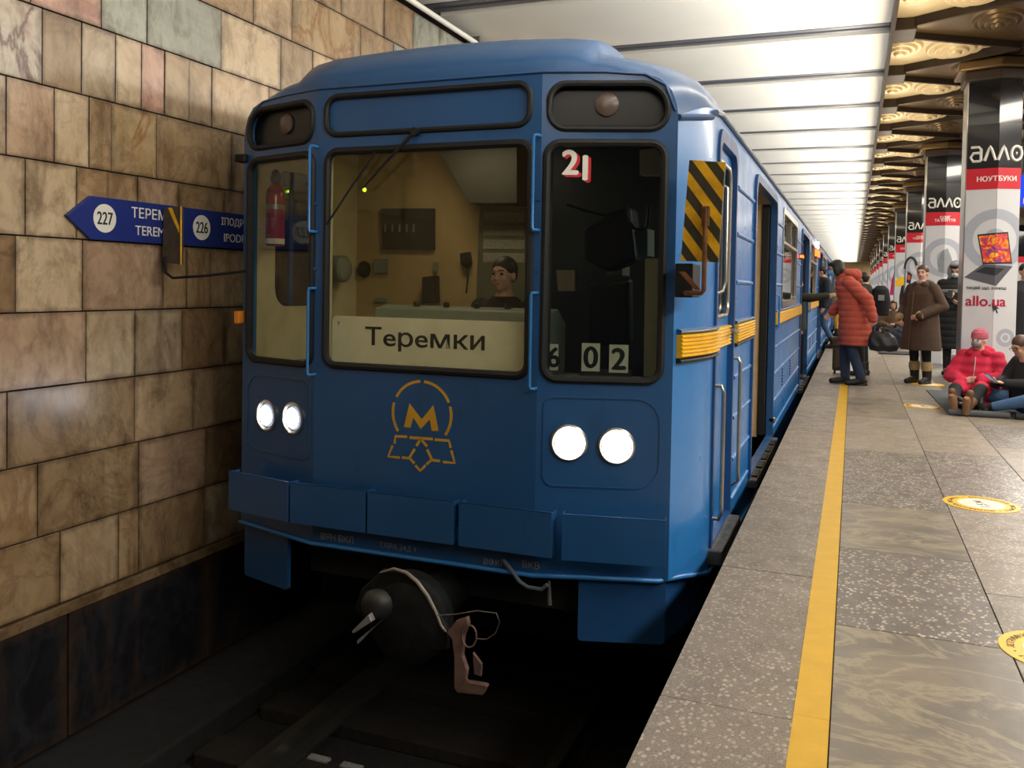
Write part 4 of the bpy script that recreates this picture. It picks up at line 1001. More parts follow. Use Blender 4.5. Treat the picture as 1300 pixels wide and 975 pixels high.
    if i == 0:
        x = lambda px, py: ((px-1225)/70.0*Wd, 2.885-(py-216.5)/99.0)
        scr = [x(1241, 296), x(1280, 293), x(1287, 331), x(1249, 332)]
        both(scr[::-1], M['ink'], 'laptop_screen', .0068)
        t = NT('colour_burst'); co = t.coord((1, 1, 1)); n1 = t.noise(co, 7, 3, .6, 2.5)
        t.l(t.ramp(n1, [(.32, lin('#1f4fb8')), (.42, lin('#c02a4a')), (.5, lin('#e8452a')), (.58, lin('#f59a1c')), (.7, lin('#f4d84a'))]), t.b.inputs['Base Color'])
        both([x(1243, 298), x(1279, 295), x(1285, 329), x(1250, 330)][::-1], t.m, 'laptop_picture', .0074)
        both([x(1249, 332), x(1288, 334), x(1266, 358), x(1226, 348)][::-1], mat('laptop_grey', '#5d5a62', .4), 'laptop_base', .0068)
        both([x(1252, 335), x(1277, 337), x(1264, 346), x(1240, 341)][::-1], M['ink'], 'laptop_keys', .0074)
    elif i == 1:
        both([(.25, 1.75), (.42, 1.7), (.5, 1.95), (.4, 2.2), (.3, 2.15), (.22, 1.95)], mat('advert_coat', '#8c8f94', .6), 'advert_print', .0068)
    elif i == 2:
        b = B(); b.tube([fa(.12+.15*math.cos(a), 1.95+.3*math.sin(a), .008) for a in [PI*(.1+.9*k/8) for k in range(9)]], .03, 6); keep(b.build('headphone_print', M['ink']), c)
        both([(.02, 1.6), (.12, 1.55), (.16, 1.8), (.05, 1.9)], M['ink'], 'advert_print', .0068); both([(.05, 1.68), (.11, 1.66), (.12, 1.78), (.06, 1.8)], mat('advert_orange', '#e0512c', .5), 'advert_print', .0072)
    elif i == 3:
        both([(.02, 1.52), (.5, 1.55), (.55, 1.7), (.35, 1.85), (.1, 1.8), (.02, 1.7)], M['yellow'], 'advert_print', .0068)
    elif i == 4:
        both([(.1, 1.2), (.3, 1.2), (.35, 1.8), (.25, 2.1), (.15, 1.8)], mat('advert_magenta', '#b3225c', .5), 'advert_print', .0068)
    for o in list(c.children):
        pass
for i in range(11): column(i)
for i in range(12):
    y = 3.0+CDY*i
    c = structure('column', (6.0, y, 0)); q = B().box((6.0, y, 0), (6.7, y+.6, 4.24)).build('shaft', pale); keep(q, c); q = B().box((5.99, y-.01, 2.64), (6.71, y+.61, 2.88)).build('red_band', M['red']); keep(q, c)
    q = B().box((5.99, y-.01, 2.88), (6.71, y+.61, 4.2)).build('black_band', M['polished']); keep(q, c)
# hanging screens between the columns
def screen(px0, py0, px1, py1, y, label, c1, c2):
    f = FACE(y); a_ = f.uv(px0, py1); b2 = f.uv(px1, py0)
    t = thing('hanging_screen', label, 'screen')
    B().box((a_[0]-.03, a_[1]-.03, -.08), (b2[0]+.03, b2[1]+.03, -.004), f).build('screen_case', M['black'], t, bevel=.01)
    B().box((a_[0], a_[1], -.004), (b2[0], b2[1], 0), f).build('screen_picture', emis('screen_blue', c1, 2.2), t)
    B().box((a_[0]+.05, a_[1]+.04, 0), ((a_[0]+b2[0])/2, a_[1]+.12, .002), f).build('screen_caption', emis('screen_orange', c2, 2.5), t)
    for k in (.25, .75):
        X = a_[0]+(b2[0]-a_[0])*k; B().tube([(X, y+.04, b2[1]), (X, y+.04, 4.30)], .012, 6).build('hanger', M['black'], t)
    rebase(t, f(a_[0], a_[1]))
screen(1211, 319, 1223, 333, 20, 'small bright blue screen hanging behind the hooded person', '#1d6fe8', '#e8f0ff')
screen(1294, 222, 1312, 262, 14.6, 'dark blue screen cut off by the right edge beside the nearest advert column', '#1d3bb0', '#ff8a3c')

# ------------------------------------------------------------------ people
def capsule(b, p0, r0, p1, r1, n=12):
    p0, p1 = Vector(p0), Vector(p1); ax = (p1-p0); L = ax.length
    ax = ax.normalized() if L > 1e-6 else Vector((0, 0, 1)); x = ax.orthogonal().normalized(); y = ax.cross(x); rows = []
    for k in range(1, 5): a = PI/2*k/4; rows.append((p0-ax*r0*math.cos(a), r0*math.sin(a)))
    for k in range(0, 4): a = PI/2*k/4; rows.append((p1+ax*r1*math.sin(a), r1*math.cos(a)))
    v = [p0-ax*r0]+[c+(x*math.cos(2*PI*i/n)+y*math.sin(2*PI*i/n))*r for c, r in rows for i in range(n)]+[p1+ax*r1]
    f = [(0, 1+(i+1) % n, 1+i) for i in range(n)]
    for q in range(len(rows)-1): f += [(1+q*n+i, 1+q*n+(i+1) % n, 1+(q+1)*n+(i+1) % n, 1+(q+1)*n+i) for i in range(n)]
    e = len(v)-1; o = 1+(len(rows)-1)*n; f += [(o+i, o+(i+1) % n, e) for i in range(n)]
    b.add(v, f)
def ellip(b, c, r, rot=None, n=16, m_=10):
    c = Vector(c); R_ = rot or Matrix.Identity(3); v = [c+R_@Vector((0, 0, -r[2]))]
    for j in range(1, m_):
        t = -PI/2+PI*j/m_
        for i in range(n): a = 2*PI*i/n; v.append(c+R_@Vector((r[0]*math.cos(t)*math.cos(a), r[1]*math.cos(t)*math.sin(a), r[2]*math.sin(t))))
    v.append(c+R_@Vector((0, 0, r[2])))
    f = [(0, 1+(i+1) % n, 1+i) for i in range(n)]
    for q in range(m_-2): f += [(1+q*n+i, 1+q*n+(i+1) % n, 1+(q+1)*n+(i+1) % n, 1+(q+1)*n+i) for i in range(n)]
    e = len(v)-1; o = 1+(m_-2)*n; f += [(o+i, o+(i+1) % n, e) for i in range(n)]
    b.add(v, f)
def loft(b, rings, n=24):
    v = []; f = []
    for cx, cy, z, rx, ry in rings:
        for i in range(n): a = 2*PI*i/n; v.append((cx+rx*math.cos(a), cy+ry*math.sin(a), z))
    for q in range(len(rings)-1): f += [(q*n+i, q*n+(i+1) % n, (q+1)*n+(i+1) % n, (q+1)*n+i) for i in range(n)]
    f += [tuple(range(n))[::-1], tuple((len(rings)-1)*n+i for i in range(n))]
    if rings[0][2] > rings[-1][2]: f = [q[::-1] for q in f]
    b.add(v, f)
def blob(name, b, m_, parent, voxel=.012, smooth=4, post=None):
    o = b.build(name, m_); COL.objects.unlink(o); md = o.modifiers.new('r', 'REMESH'); md.mode = 'VOXEL'; md.voxel_size = voxel
    if smooth: s = o.modifiers.new('s', 'SMOOTH'); s.iterations = smooth; s.factor = .5
    me = eval_mesh(o); bpy.data.objects.remove(o)
    if post:
        for v in me.vertices: v.co = v.co+v.normal*post(v.co)
    me.polygons.foreach_set('use_smooth', [True]*len(me.polygons))
    me.materials.clear(); me.materials.append(m_); me.name = name
    o = bpy.data.objects.new(name, me); COL.objects.link(o); o.parent = parent; return o

def hand(b, w, d, nrm, side, curl=.6, s=1):
    """palm and five fingers: w wrist, d direction of the hand, nrm palm normal (the fingers curl towards it)"""
    w = Vector(w); d = Vector(d).normalized(); nrm = Vector(nrm); nrm = (nrm-d*nrm.dot(d)).normalized(); x = d.cross(nrm)*side
    for k in range(-1, 2): capsule(b, w+x*.018*k*s, .016*s, w+d*.078*s+x*.024*k*s, .013*s, 8)
    for k, L in zip((-1.5, -.5, .5, 1.5), (.068, .080, .075, .058)):
        p = w+d*.082*s+x*.0185*k*s; a = d; an = 0
        for seg, fr_ in enumerate((.42, .32, .26)):
            an += curl*(.75 if seg else .5); a = (d*math.cos(an)+nrm*math.sin(an)+x*.05*k*(1-curl)).normalized(); q = p+a*L*fr_*s*1.05
            capsule(b, p, (.0098-.0008*seg)*s, q, (.0090-.0008*seg)*s, 8); p = q
    p = w+d*.022*s-x*.026*s; a = (d*.65-x*.6+nrm*.35).normalized(); q = p+a*.036*s; capsule(b, p, .013*s, q, .0105*s, 8)
    a2 = (d*.8-x*.1+nrm*.5).normalized(); capsule(b, q, .0105*s, q+a2*.030*s, .0085*s, 8)

def head_parts(b, c, R_, s=1):
    c = Vector(c)
    T_ = lambda p: c+R_@(Vector(p)*s)
    ellip(b, T_((0, -.012, .022)), (.074*s, .094*s, .092*s), R_); ellip(b, T_((0, .022, -.045)), (.055*s, .062*s, .066*s), R_)
    capsule(b, T_((0, .050, -.088)), .022*s, T_((0, .055, -.080)), .024*s)
    capsule(b, T_((0, .080, .012)), .008*s, T_((0, .100, -.022)), .013*s, 8)
    for k in (-1, 1):
        ellip(b, T_((k*.076, -.008, -.010)), (.010*s, .020*s, .030*s), R_); ellip(b, T_((k*.036, .062, -.028)), (.022*s, .018*s, .022*s), R_)
        capsule(b, T_((k*.015, .084, .026)), .008*s, T_((k*.045, .070, .024)), .007*s, 8)
    capsule(b, T_((-.016, .076, -.052)), .008*s, T_((.016, .076, -.052)), .008*s, 8)
SKIN = mat('skin', '#c79a80', .5, var=.06, scale=20); SKIN2 = mat('skin_fair', '#d6ab94', .5, var=.06, scale=20)
EYE = mat('dark_eye', '#1d1512', .2); LIP = mat('lip', '#a5605a', .5)
def rotm(yaw_=0, pitch=0, roll=0):
    return Matrix.Rotation(yaw_, 3, 'Z')@Matrix.Rotation(pitch, 3, 'X')@Matrix.Rotation(roll, 3, 'Y')

def human(label, x, y, ang, s, J=None, wear=None, head=(0, 0), z=0, skin=None, vox=.011, face=True, hands=None, group=None, hair=None):
    """pose dictionary J overrides the standing joints; sizes for a 1.75 m figure, scaled by s"""
    D = dict(pel=(0, 0, .95), wai=(0, 0, 1.10), che=(0, 0, 1.32), nek=(0, -.01, 1.47), hed=(0, .015, 1.635),
             sl=(-.175, 0, 1.42), el=(-.23, -.03, 1.14), wl=(-.24, .04, .90), sr=(.175, 0, 1.42), er=(.23, -.03, 1.14), wr=(.24, .04, .90),
             hl=(-.09, 0, .92), kl=(-.10, .02, .50), al=(-.10, -.02, .09), tl=(-.115, .15, .035), hr=(.09, 0, .92), kr=(.10, .02, .50), ar=(.10, -.02, .09), tr=(.115, .15, .035))
    D.update(J or {}); D = {k: Vector(v) for k, v in D.items()}
    t = thing('person', label, 'person', (x, y, z), group); t.rotation_euler = (0, 0, ang); t.scale = (s, s, s)
    R_ = rotm(*head); skin = skin or SKIN
    b = B(); head_parts(b, D['hed'], R_)
    capsule(b, D['nek']-Vector((0, 0, .02)), .056, D['hed']-Vector((0, .02, .06)), .048)
    capsule(b, D['che'], .125, D['wai'], .11); capsule(b, D['wai'], .115, D['pel'], .135); capsule(b, D['sl']*.8+D['che']*.2, .06, D['sr']*.8+D['che']*.2, .06)
    capsule(b, D['nek'], .07, D['che'], .12)
    for q, sd in (('l', -1), ('r', 1)):
        S, E_, W_ = D['s'+q], D['e'+q], D['w'+q]; capsule(b, S, .052, E_, .040); capsule(b, E_, .040, W_, .027)
        Hh, K, A_, To = D['h'+q], D['k'+q], D['a'+q], D['t'+q]
        capsule(b, Hh, .085, K, .055); capsule(b, K, .055, A_, .036); capsule(b, A_, .036, To, .028)
        hd = (hands or {}).get(q)
        if hd is None: d = (W_-E_).normalized(); hand(b, W_, d+Vector((0, .1, 0)), (-sd, .2, 0), sd, .45)
        elif hd: hand(b, W_, hd[0], hd[1], sd*(hd[3] if len(hd) > 3 else 1), hd[2])
    blob('body', b, skin, t, vox, 3)
    if face:
        for k in (-1, 1):
            b = B(); ellip(b, D['hed']+R_@Vector((k*.031, .077, .008)), (.013, .008, .007), R_, 10, 6); b.build('eye', EYE, t, smooth=True)
            b = B(); capsule(b, D['hed']+R_@Vector((k*.016, .089, .031)), .004, D['hed']+R_@Vector((k*.046, .076, .031)), .003, 6); b.build('eyebrow', EYE, t, smooth=True)
        b = B(); capsule(b, D['hed']+R_@Vector((-.020, .083, -.052)), .0055, D['hed']+R_@Vector((.020, .083, -.052)), .0055, 6); b.build('mouth', LIP, t, smooth=True)
    return t, D, R_
def trousers(t, D, m_, up=.10, lo=.052, vox=.012):
    b = B(); capsule(b, D['pel'], .15, D['wai']-Vector((0, 0, .06)), .14)
    for q in 'lr': capsule(b, D['h'+q], .102, D['k'+q], .072); capsule(b, D['k'+q], .072, D['a'+q]*.94+D['k'+q]*.06, lo)
    blob('trousers', b, m_, t, vox, 4)
def boots(t, D, m_, h=.22, vox=.009, cuff=None, sole=None, r=.055):
    for q in 'lr':
        A_, To, K = D['a'+q], D['t'+q], D['k'+q]; d = (K-A_).normalized(); f = (To-A_).normalized(); dn = (f-d*f.dot(d)).normalized()
        b = B(); capsule(b, A_-d*.025, r*.95, A_+d*h, r+.008); capsule(b, A_-d*.04-dn*.03, .044, To, .040); capsule(b, A_-d*.02, .048, To, .036)
        o = blob('boot', b, m_, t, vox, 2)
        sb = B(); c_ = A_-d*.085
        sb.tube([c_-dn*.055, c_-dn*.045, c_+dn*.05, c_+dn*.13, c_+dn*.165], [.03, .040, .038, .042, .028], 12)
        sb.build('sole', sole or M['rubber'], o, smooth=True)
        if cuff: cb = B(); capsule(cb, A_+d*(h+.0), r+.018, A_+d*(h+.045), r+.018); blob('boot_cuff', cb, cuff, t, .012, 3)
def sleeves(b, D, ru=.075, re=.066, rw=.050, up=1):
    for q in 'lr':
        capsule(b, D['s'+q]+Vector((0, 0, -.01)), ru, D['e'+q], re); capsule(b, D['e'+q], re, D['w'+q]*.97+D['e'+q]*.03, rw)
def quilt(step, amp): return lambda co: amp*abs(math.sin(PI*co.z/step))
def hairdo(t, D, R_, m_, kind='short', vox=.009):
    c = D['hed']; T_ = lambda p: c+R_@Vector(p); b = B()
    ellip(b, T_((0, -.022, .040)), (.083, .098, .090), R_)
    if kind == 'bob': ellip(b, T_((0, -.045, -.02)), (.088, .075, .100), R_); ellip(b, T_((-.06, .0, -.02)), (.03, .05, .085), R_); ellip(b, T_((.06, .0, -.02)), (.03, .05, .085), R_); ellip(b, T_((0, .045, .085)), (.06, .045, .03), R_)
    elif kind == 'tied': ellip(b, T_((0, -.04, .01)), (.080, .078, .075), R_); ellip(b, T_((0, -.12, -.01)), (.035, .035, .035), R_)
    else: ellip(b, T_((0, -.05, .01)), (.076, .06, .07), R_)
    o = blob('hair', b, m_, t, vox, 2)
    return o
def mask(t, D, R_, m_):
    c = D['hed']; T_ = lambda p: c+R_@Vector(p); b = B()
    ellip(b, T_((0, .052, -.045)), (.060, .054, .048), R_); ellip(b, T_((0, .088, -.03)), (.022, .022, .03), R_)
    o = blob('face_mask', b, m_, t, .007, 3)
    for k in (-1, 1): B().tube([T_((k*.055, .06, -.02)), T_((k*.08, -.01, -.0))], .002, 5).build('ear_loop', m_, o)
FAB = lambda n, h, v=.12, sc=18, bp=.25: mat(n, h, .85, var=v, scale=sc, bump=bp)
jeans = FAB('dark_jeans', '#26354d'); blk = FAB('black_fabric', '#17181b'); blkboot = mat('black_boot_leather', '#141414', .5, var=.2)
dhair = mat('black_hair', '#17130f', .55, var=.3, scale=40, stretch=(1, 1, .2)); bhair = mat('brown_hair', '#4a3122', .55, var=.3, scale=40, stretch=(1, 1, .2))

# woman in the red quilted coat
red = FAB('red_quilted_fabric', '#b4503f', .08, 10, .15)
t, D, R_ = human('woman in a long coral red quilted coat and blue mask beside the train', .02, 13.65, math.radians(98), 1.05,
    dict(wai=(0, .03, 1.12), che=(0, .09, 1.34), nek=(0, .16, 1.47), hed=(0, .255, 1.60), sl=(-.17, .10, 1.42), sr=(.17, .10, 1.42),
         el=(-.26, -.12, 1.19), wl=(-.27, -.20, .93), er=(.22, .10, 1.18), wr=(.20, .26, 1.0), kl=(-.09, .03, .50), al=(-.09, -.10, .09), tl=(-.10, .08, .035), kr=(.09, .10, .50), ar=(.09, .08, .09), tr=(.10, .26, .035)),
    head=(0, -.22), hands=dict(l=((0, -.1, -1), (1, 0, 0), 1.1)))
trousers(t, D, jeans, lo=.066); boots(t, D, blkboot, .18)
b = B(); loft(b, [(0, -.02, .56, .25, .215), (0, -.02, .72, .245, .215), (0, 0, .95, .225, .195), (0, .04, 1.15, .205, .175), (0, .09, 1.34, .215, .165), (0, .12, 1.43, .18, .13), (0, .14, 1.50, .10, .09)]); sleeves(b, D, .088, .080, .062)
blob('coat', b, red, t, .011, 3, quilt(.085, .012))
b = B(); ellip(b, (0, .06, 1.53), (.155, .13, .075), rotm(0, .3)); ellip(b, (0, .00, 1.52), (.12, .09, .09)); ellip(b, (0, .16, 1.50), (.11, .09, .05)); blob('hood', b, red, t, .011, 4)
hairdo(t, D, R_, dhair, 'bob'); mask(t, D, R_, mat('light_blue_mask', '#6fb4d8', .7, var=.04))
tb_ = thing('handbag', 'black slouchy handbag carried by the woman in the red coat', 'bag', (0, 0, 0))
hp = t.matrix_basis@Vector((-.27, -.23, .84))
b = B(); loft(b, [(hp.x+.12, hp.y, hp.z-.36, .18, .08), (hp.x+.11, hp.y, hp.z-.28, .21, .10), (hp.x+.10, hp.y, hp.z-.16, .17, .08), (hp.x+.06, hp.y, hp.z-.09, .12, .035)])
q = blob('bag_body', b, mat('black_soft_leather', '#16171a', .4, var=.2, bump=.3), None, .012, 3, lambda co: .006*math.sin(co.x*40+co.z*25)); q.parent = tb_
for dy in (-.03, .03):
    B().tube([(hp.x-.03, hp.y+dy, hp.z-.12), (hp.x-.02, hp.y+dy, hp.z-.02), (hp.x+.02, hp.y+dy*.5, hp.z+.015), (hp.x+.07, hp.y+dy, hp.z-.02), (hp.x+.12, hp.y+dy, hp.z-.12)], .008, 8).build('handle', blk, tb_, smooth=True)
rebase(tb_, (hp.x, hp.y, hp.z-.36))
pc = P(1067, 474, 2, 0)
t = thing('suitcase', 'upright dark grey brown suitcase on the platform before the woman in red', 'suitcase', (pc.x, pc.y, 0)); sm = FAB('suitcase_cloth', '#4a423a')
def lbox(nm, a_, c_, m_, par, bv=.02): return B().box(a_, c_).build(nm, m_, par, bevel=bv)
lbox('case_body', (-.13, -.12, .05), (.13, .14, .60), sm, t, .03); lbox('front_pocket', (-.10, -.15, .10), (.10, -.12, .40), sm, t, .015); lbox('lid_rim', (-.135, -.125, .44), (.135, .145, .46), blk, t, .005)
for sx_ in (-.09, .09): B().tube([(sx_-.015, -.08, .03), (sx_+.015, -.08, .03)], .03, 14).build('wheel', M['rubber'], t); B().tube([(sx_-.015, .1, .03), (sx_+.015, .1, .03)], .03, 14).build('wheel', M['rubber'], t)
B().tube([(-.06, .0, .6), (-.05, .0, .64), (.05, .0, .64), (.06, .0, .6)], .012, 8).build('grip', blk, t, smooth=True)

# woman in the brown coat
brown = FAB('brown_sheepskin', '#4b382b', .15, 14, .3); tan = FAB('tan_wool_edge', '#a58d68')
t, D, R_ = human('woman with brown hair standing in a dark brown knee-length coat', .96, 14.35, math.radians(142), 1.005,
    dict(el=(-.30, -.06, 1.15), wl=(-.12, .235, 1.01), er=(.30, -.04, 1.14), wr=(.27, .14, .96)), head=(math.radians(18), .0), skin=SKIN2, hands=dict(l=((.9, .3, -.25), (0, -1, 0), .8), r=((-.5, .3, -.8), (0, -1, 0), .9)))
trousers(t, D, blk, lo=.05); boots(t, D, blkboot, .15, cuff=tan, r=.064)
b = B(); loft(b, [(0, 0, .50, .30, .24), (0, 0, .70, .285, .225), (0, 0, .95, .255, .20), (0, 0, 1.15, .225, .175), (0, 0, 1.33, .225, .16), (0, 0, 1.43, .175, .12), (0, 0, 1.50, .09, .08)]); sleeves(b, D, .086, .080, .066)
o = blob('coat', b, brown, t, .011, 4, lambda co: .004*math.sin(co.x*22+co.z*5))
b = B(); capsule(b, (.04, .236, .52), .007, (.03, .166, 1.35), .007, 6); b.build('coat_edge', FAB('coat_edge_wool', '#6b553f'), t)
for q, e in (('l', 1), ('r', 1)):
    d = (D['w'+q]-D['e'+q]).normalized(); b = B(); capsule(b, D['w'+q]-d*.03, .070, D['w'+q]-d*.015, .070); blob('cuff', b, tan, t, .011, 2)
b = B(); ellip(b, (0, -.04, 1.49), (.15, .11, .055)); ellip(b, (-.07, .06, 1.46), (.06, .05, .06)); ellip(b, (.07, .06, 1.46), (.06, .05, .06)); blob('collar', b, brown, t, .011, 3)
b = B(); ellip(b, (0, .03, 1.50), (.085, .075, .045)); blob('scarf', b, FAB('pink_scarf', '#c79a94'), t, .010, 3)
hairdo(t, D, R_, bhair, 'tied')

# hooded person with a phone
grey = FAB('grey_hood_fabric', '#7e8284')
pc = P(1207, 472, 2, 0)
t, D, R_ = human('person in a long black quilted coat and grey hood looking at a phone', pc.x-.02, 16.1, math.radians(168), 1.06,
    dict(hed=(0, .04, 1.62), er=(.26, -.02, 1.17), wr=(.10, .26, 1.20), el=(-.26, -.02, 1.17), wl=(-.12, .22, 1.12)), head=(-.1, -.35),
    hands=dict(r=((-.6, .5, .3), (0, -.6, .6), .7), l=((.8, .5, .1), (0, -.6, .5), .8)))
trousers(t, D, blk); boots(t, D, blkboot, .2)
b = B(); loft(b, [(0, 0, .42, .25, .20), (0, 0, .70, .25, .20), (0, 0, 1.0, .235, .185), (0, 0, 1.2, .225, .175), (0, 0, 1.36, .225, .16), (0, 0, 1.46, .16, .11), (0, 0, 1.52, .09, .08)]); sleeves(b, D, .09, .082, .062)
blob('coat', b, blk, t, .011, 3, quilt(.10, .012))
b = B(); c = D['hed']; ellip(b, c+R_@Vector((0, -.045, .035)), (.115, .105, .125), R_); ellip(b, c+R_@Vector((-.085, .02, -.02)), (.035, .06, .12), R_); ellip(b, c+R_@Vector((.085, .02, -.02)), (.035, .06, .12), R_); ellip(b, c+R_@Vector((0, .03, .115)), (.085, .06, .035), R_); ellip(b, (0, -.03, 1.50), (.14, .11, .06))
blob('hood', b, grey, t, .010, 3); b = B(); loft(b, [(0, 0, 1.28, .236, .186), (0, 0, 1.34, .236, .176)]); blob('grey_yoke', b, grey, t, .011, 2)
mask(t, D, R_, mat('white_mask', '#c9ccd0', .7, var=.04)); b = B(); ellip(b, c+R_@Vector((0, .03, .09)), (.075, .07, .03), R_); blob('cap', b, blk, t, .010, 2)
ph = t.matrix_basis@Vector((.04, .34, 1.26)); tp = thing('phone', 'dark phone held up by the hooded person', 'phone', ph); tp.rotation_euler = (.5, 0, math.radians(168)); lbox('phone_body', (-.037, -.004, -.075), (.037, .004, .075), M['black'], tp, .003); lbox('phone_screen', (-.033, -.0055, -.07), (.033, -.004, .07), M['ink'], tp, 0)

# the mats and the two people sitting on them
matm = FAB('grey_foam_mat', '#4d5255', .12, 30)
c_ = [P(*p, 2, 0) for p in ((1186, 470), (1204, 527), (1286, 532), (1300, 532), (1300, 478))]
t = thing('sitting_mat', 'dark grey foam mat under the seated people, its front edge rolled', 'mat', (c_[1].x, c_[1].y, 0))
o = B().prism([(p.x, p.y) for p in ((c_[1]), (c_[2]), Vector((2.3, c_[2].y, 0)), Vector((2.3, 11.95, 0)), Vector((1.25, 11.98, 0)), Vector((1.22, 13.4, 0)), Vector((.98, 13.4, 0)))], XYZ, 0, .012).build('mat_sheet', matm, None, bevel=.003); keep(o, t)
o = B().tube([(c_[1].x, c_[1].y, .036), (c_[2].x-.03, c_[2].y, .036)], .036, 16).build('rolled_edge', matm, None, smooth=True); keep(o, t)
t = thing('sitting_mat', 'second rolled foam mat edge at the right border, before the seated man', 'mat', (c_[2].x, c_[2].y, 0))
o = B().tube([(c_[2].x+.02, c_[2].y-.02, .036), (2.3, c_[2].y-.02, .036)], .036, 16).build('rolled_edge', FAB('dark_foam_mat', '#2d3033'), None, smooth=True); keep(o, t)

crim = FAB('crimson_jacket', '#c01f40', .1, 12, .2); pinkh = FAB('pink_knit', '#b5586a', .15, 50, .5)
sit = dict(pel=(0, 0, .15), wai=(0, -.04, .30), che=(0, -.06, .50), nek=(0, -.04, .64), hed=(0, .015, .80), sl=(-.18, -.04, .60), sr=(.18, -.04, .60),
           el=(-.28, .06, .36), wl=(-.10, .25, .36), er=(.28, .06, .36), wr=(.10, .25, .33), hl=(-.09, .03, .14), kl=(-.16, .42, .26), al=(-.14, .74, .10), tl=(-.17, .80, .25), hr=(.09, .03, .14), kr=(.12, .40, .24), ar=(.02, .72, .10), tr=(.02, .80, .25))
t, D, R_ = human('woman sitting on the mat in a crimson jacket, pink knitted hat and grey mask', 1.40, 11.60, math.radians(156), 1.0, sit, head=(math.radians(-12), -.05), z=.013, skin=SKIN2,
    hands=dict(l=((1, .1, -.1), (0, -1, 0), .7), r=((-1, .1, .1), (0, -1, 0), .7)))
trousers(t, D, blk); boots(t, D, mat('brown_boot', '#6d4a35', .6, var=.2), .10, sole=mat('tan_sole', '#8a6546', .7, var=.2), r=.05)
b = B(); loft(b, [(0, .04, .06, .25, .25), (0, .03, .18, .25, .23), (0, -.02, .36, .23, .19), (0, -.05, .52, .225, .165), (0, -.05, .62, .17, .12), (0, -.04, .68, .09, .08)]); sleeves(b, D, .092, .088, .066); capsule(b, (-.11, .08, .20), .11, (-.14, .34, .24), .10); capsule(b, (.11, .08, .20), .11, (.11, .30, .24), .10)
blob('jacket', b, crim, t, .011, 3, lambda co: .006*math.sin(co.z*60)+.004*math.sin(co.x*45))
b = B(); ellip(b, (0, -.10, .67), (.15, .09, .07)); ellip(b, (-.08, .02, .65), (.06, .05, .05)); ellip(b, (.08, .02, .65), (.06, .05, .05)); blob('hood', b, crim, t, .011, 3)
b = B(); capsule(b, (0, .195, .26), .006, (0, .115, .60), .006); b.build('zip', M['silver'], t)
b = B(); c = D['hed']; ellip(b, c+R_@Vector((0, -.015, .058)), (.090, .105, .085), R_); ellip(b, c+R_@Vector((0, -.012, .035)), (.094, .108, .03), R_); blob('knitted_hat', b, pinkh, t, .009, 2, lambda co: .002*math.sin(co.z*200))
mask(t, D, R_, mat('grey_mask', '#77777c', .7, var=.1))

pc = P(1296, 512, 2, 0)
man = dict(sit); man.update(dict(hed=(0, .10, .78), nek=(0, .02, .64), kl=(-.34, .30, .20), al=(-.05, .52, .09), tl=(.08, .58, .10), kr=(.30, .34, .22), ar=(.14, .60, .09), tr=(.10, .78, .10),
    el=(-.24, .10, .36), wl=(-.07, .32, .36), er=(.24, .10, .36), wr=(.07, .34, .36)))
t, D, R_ = human('man with glasses, black jacket and jeans sitting at the right edge with a phone', P(1293, 445, 1, 11.25).x+.09, 11.25, math.radians(122), .98, man, head=(0, -.45), z=.013,
    hands=dict(l=((.5, .8, .1), (0, -.2, .8), .7), r=((-.5, .8, .1), (0, -.2, .8), .7)))
trousers(t, D, FAB('blue_jeans', '#3f5f86')); boots(t, D, blkboot, .04, sole=M['rubber'], r=.046)
b = B(); loft(b, [(0, .0, .10, .22, .19), (0, -.02, .30, .21, .17), (0, -.05, .50, .215, .155), (0, -.04, .62, .16, .11), (0, -.02, .68, .08, .07)]); sleeves(b, D, .082, .072, .055); blob('jacket', b, blk, t, .011, 3)
hairdo(t, D, R_, bhair, 'short')
c = D['hed']
for k in (-1, 1): B().tube([c+R_@Vector((k*.033+.024*math.cos(a), .098, .006+.018*math.sin(a))) for a in [2*PI*i/12 for i in range(12)]], .0025, 5, closed=True).build('spectacle_rim', M['black'], t); B().tube([c+R_@Vector((k*.057, .096, .01)), c+R_@Vector((k*.08, .0, .01))], .002, 5).build('spectacle_arm', M['black'], t)
ph = t.matrix_basis@Vector((0, .47, .42)); tp = thing('phone', 'black phone in the hands of the seated man', 'phone', ph); tp.rotation_euler = (-.9, 0, math.radians(122)); lbox('phone_body', (-.037, -.004, -.075), (.037, .004, .075), M['black'], tp, .003); lbox('phone_screen', (-.033, .004, -.07), (.033, .0055, .07), emis('phone_glow', '#9fb4d8', .6), tp, 0)
t = thing('backpack', 'olive brown backpack standing between the seated woman and the column', 'bag', (1.80, 11.72, .013)); b = B(); loft(b, [(0, 0, .0, .15, .09), (0, 0, .2, .16, .11), (0, 0, .34, .13, .09), (0, 0, .40, .06, .05)]); blob('pack_body', b, FAB('olive_cloth', '#4c4229'), t, .012, 3)

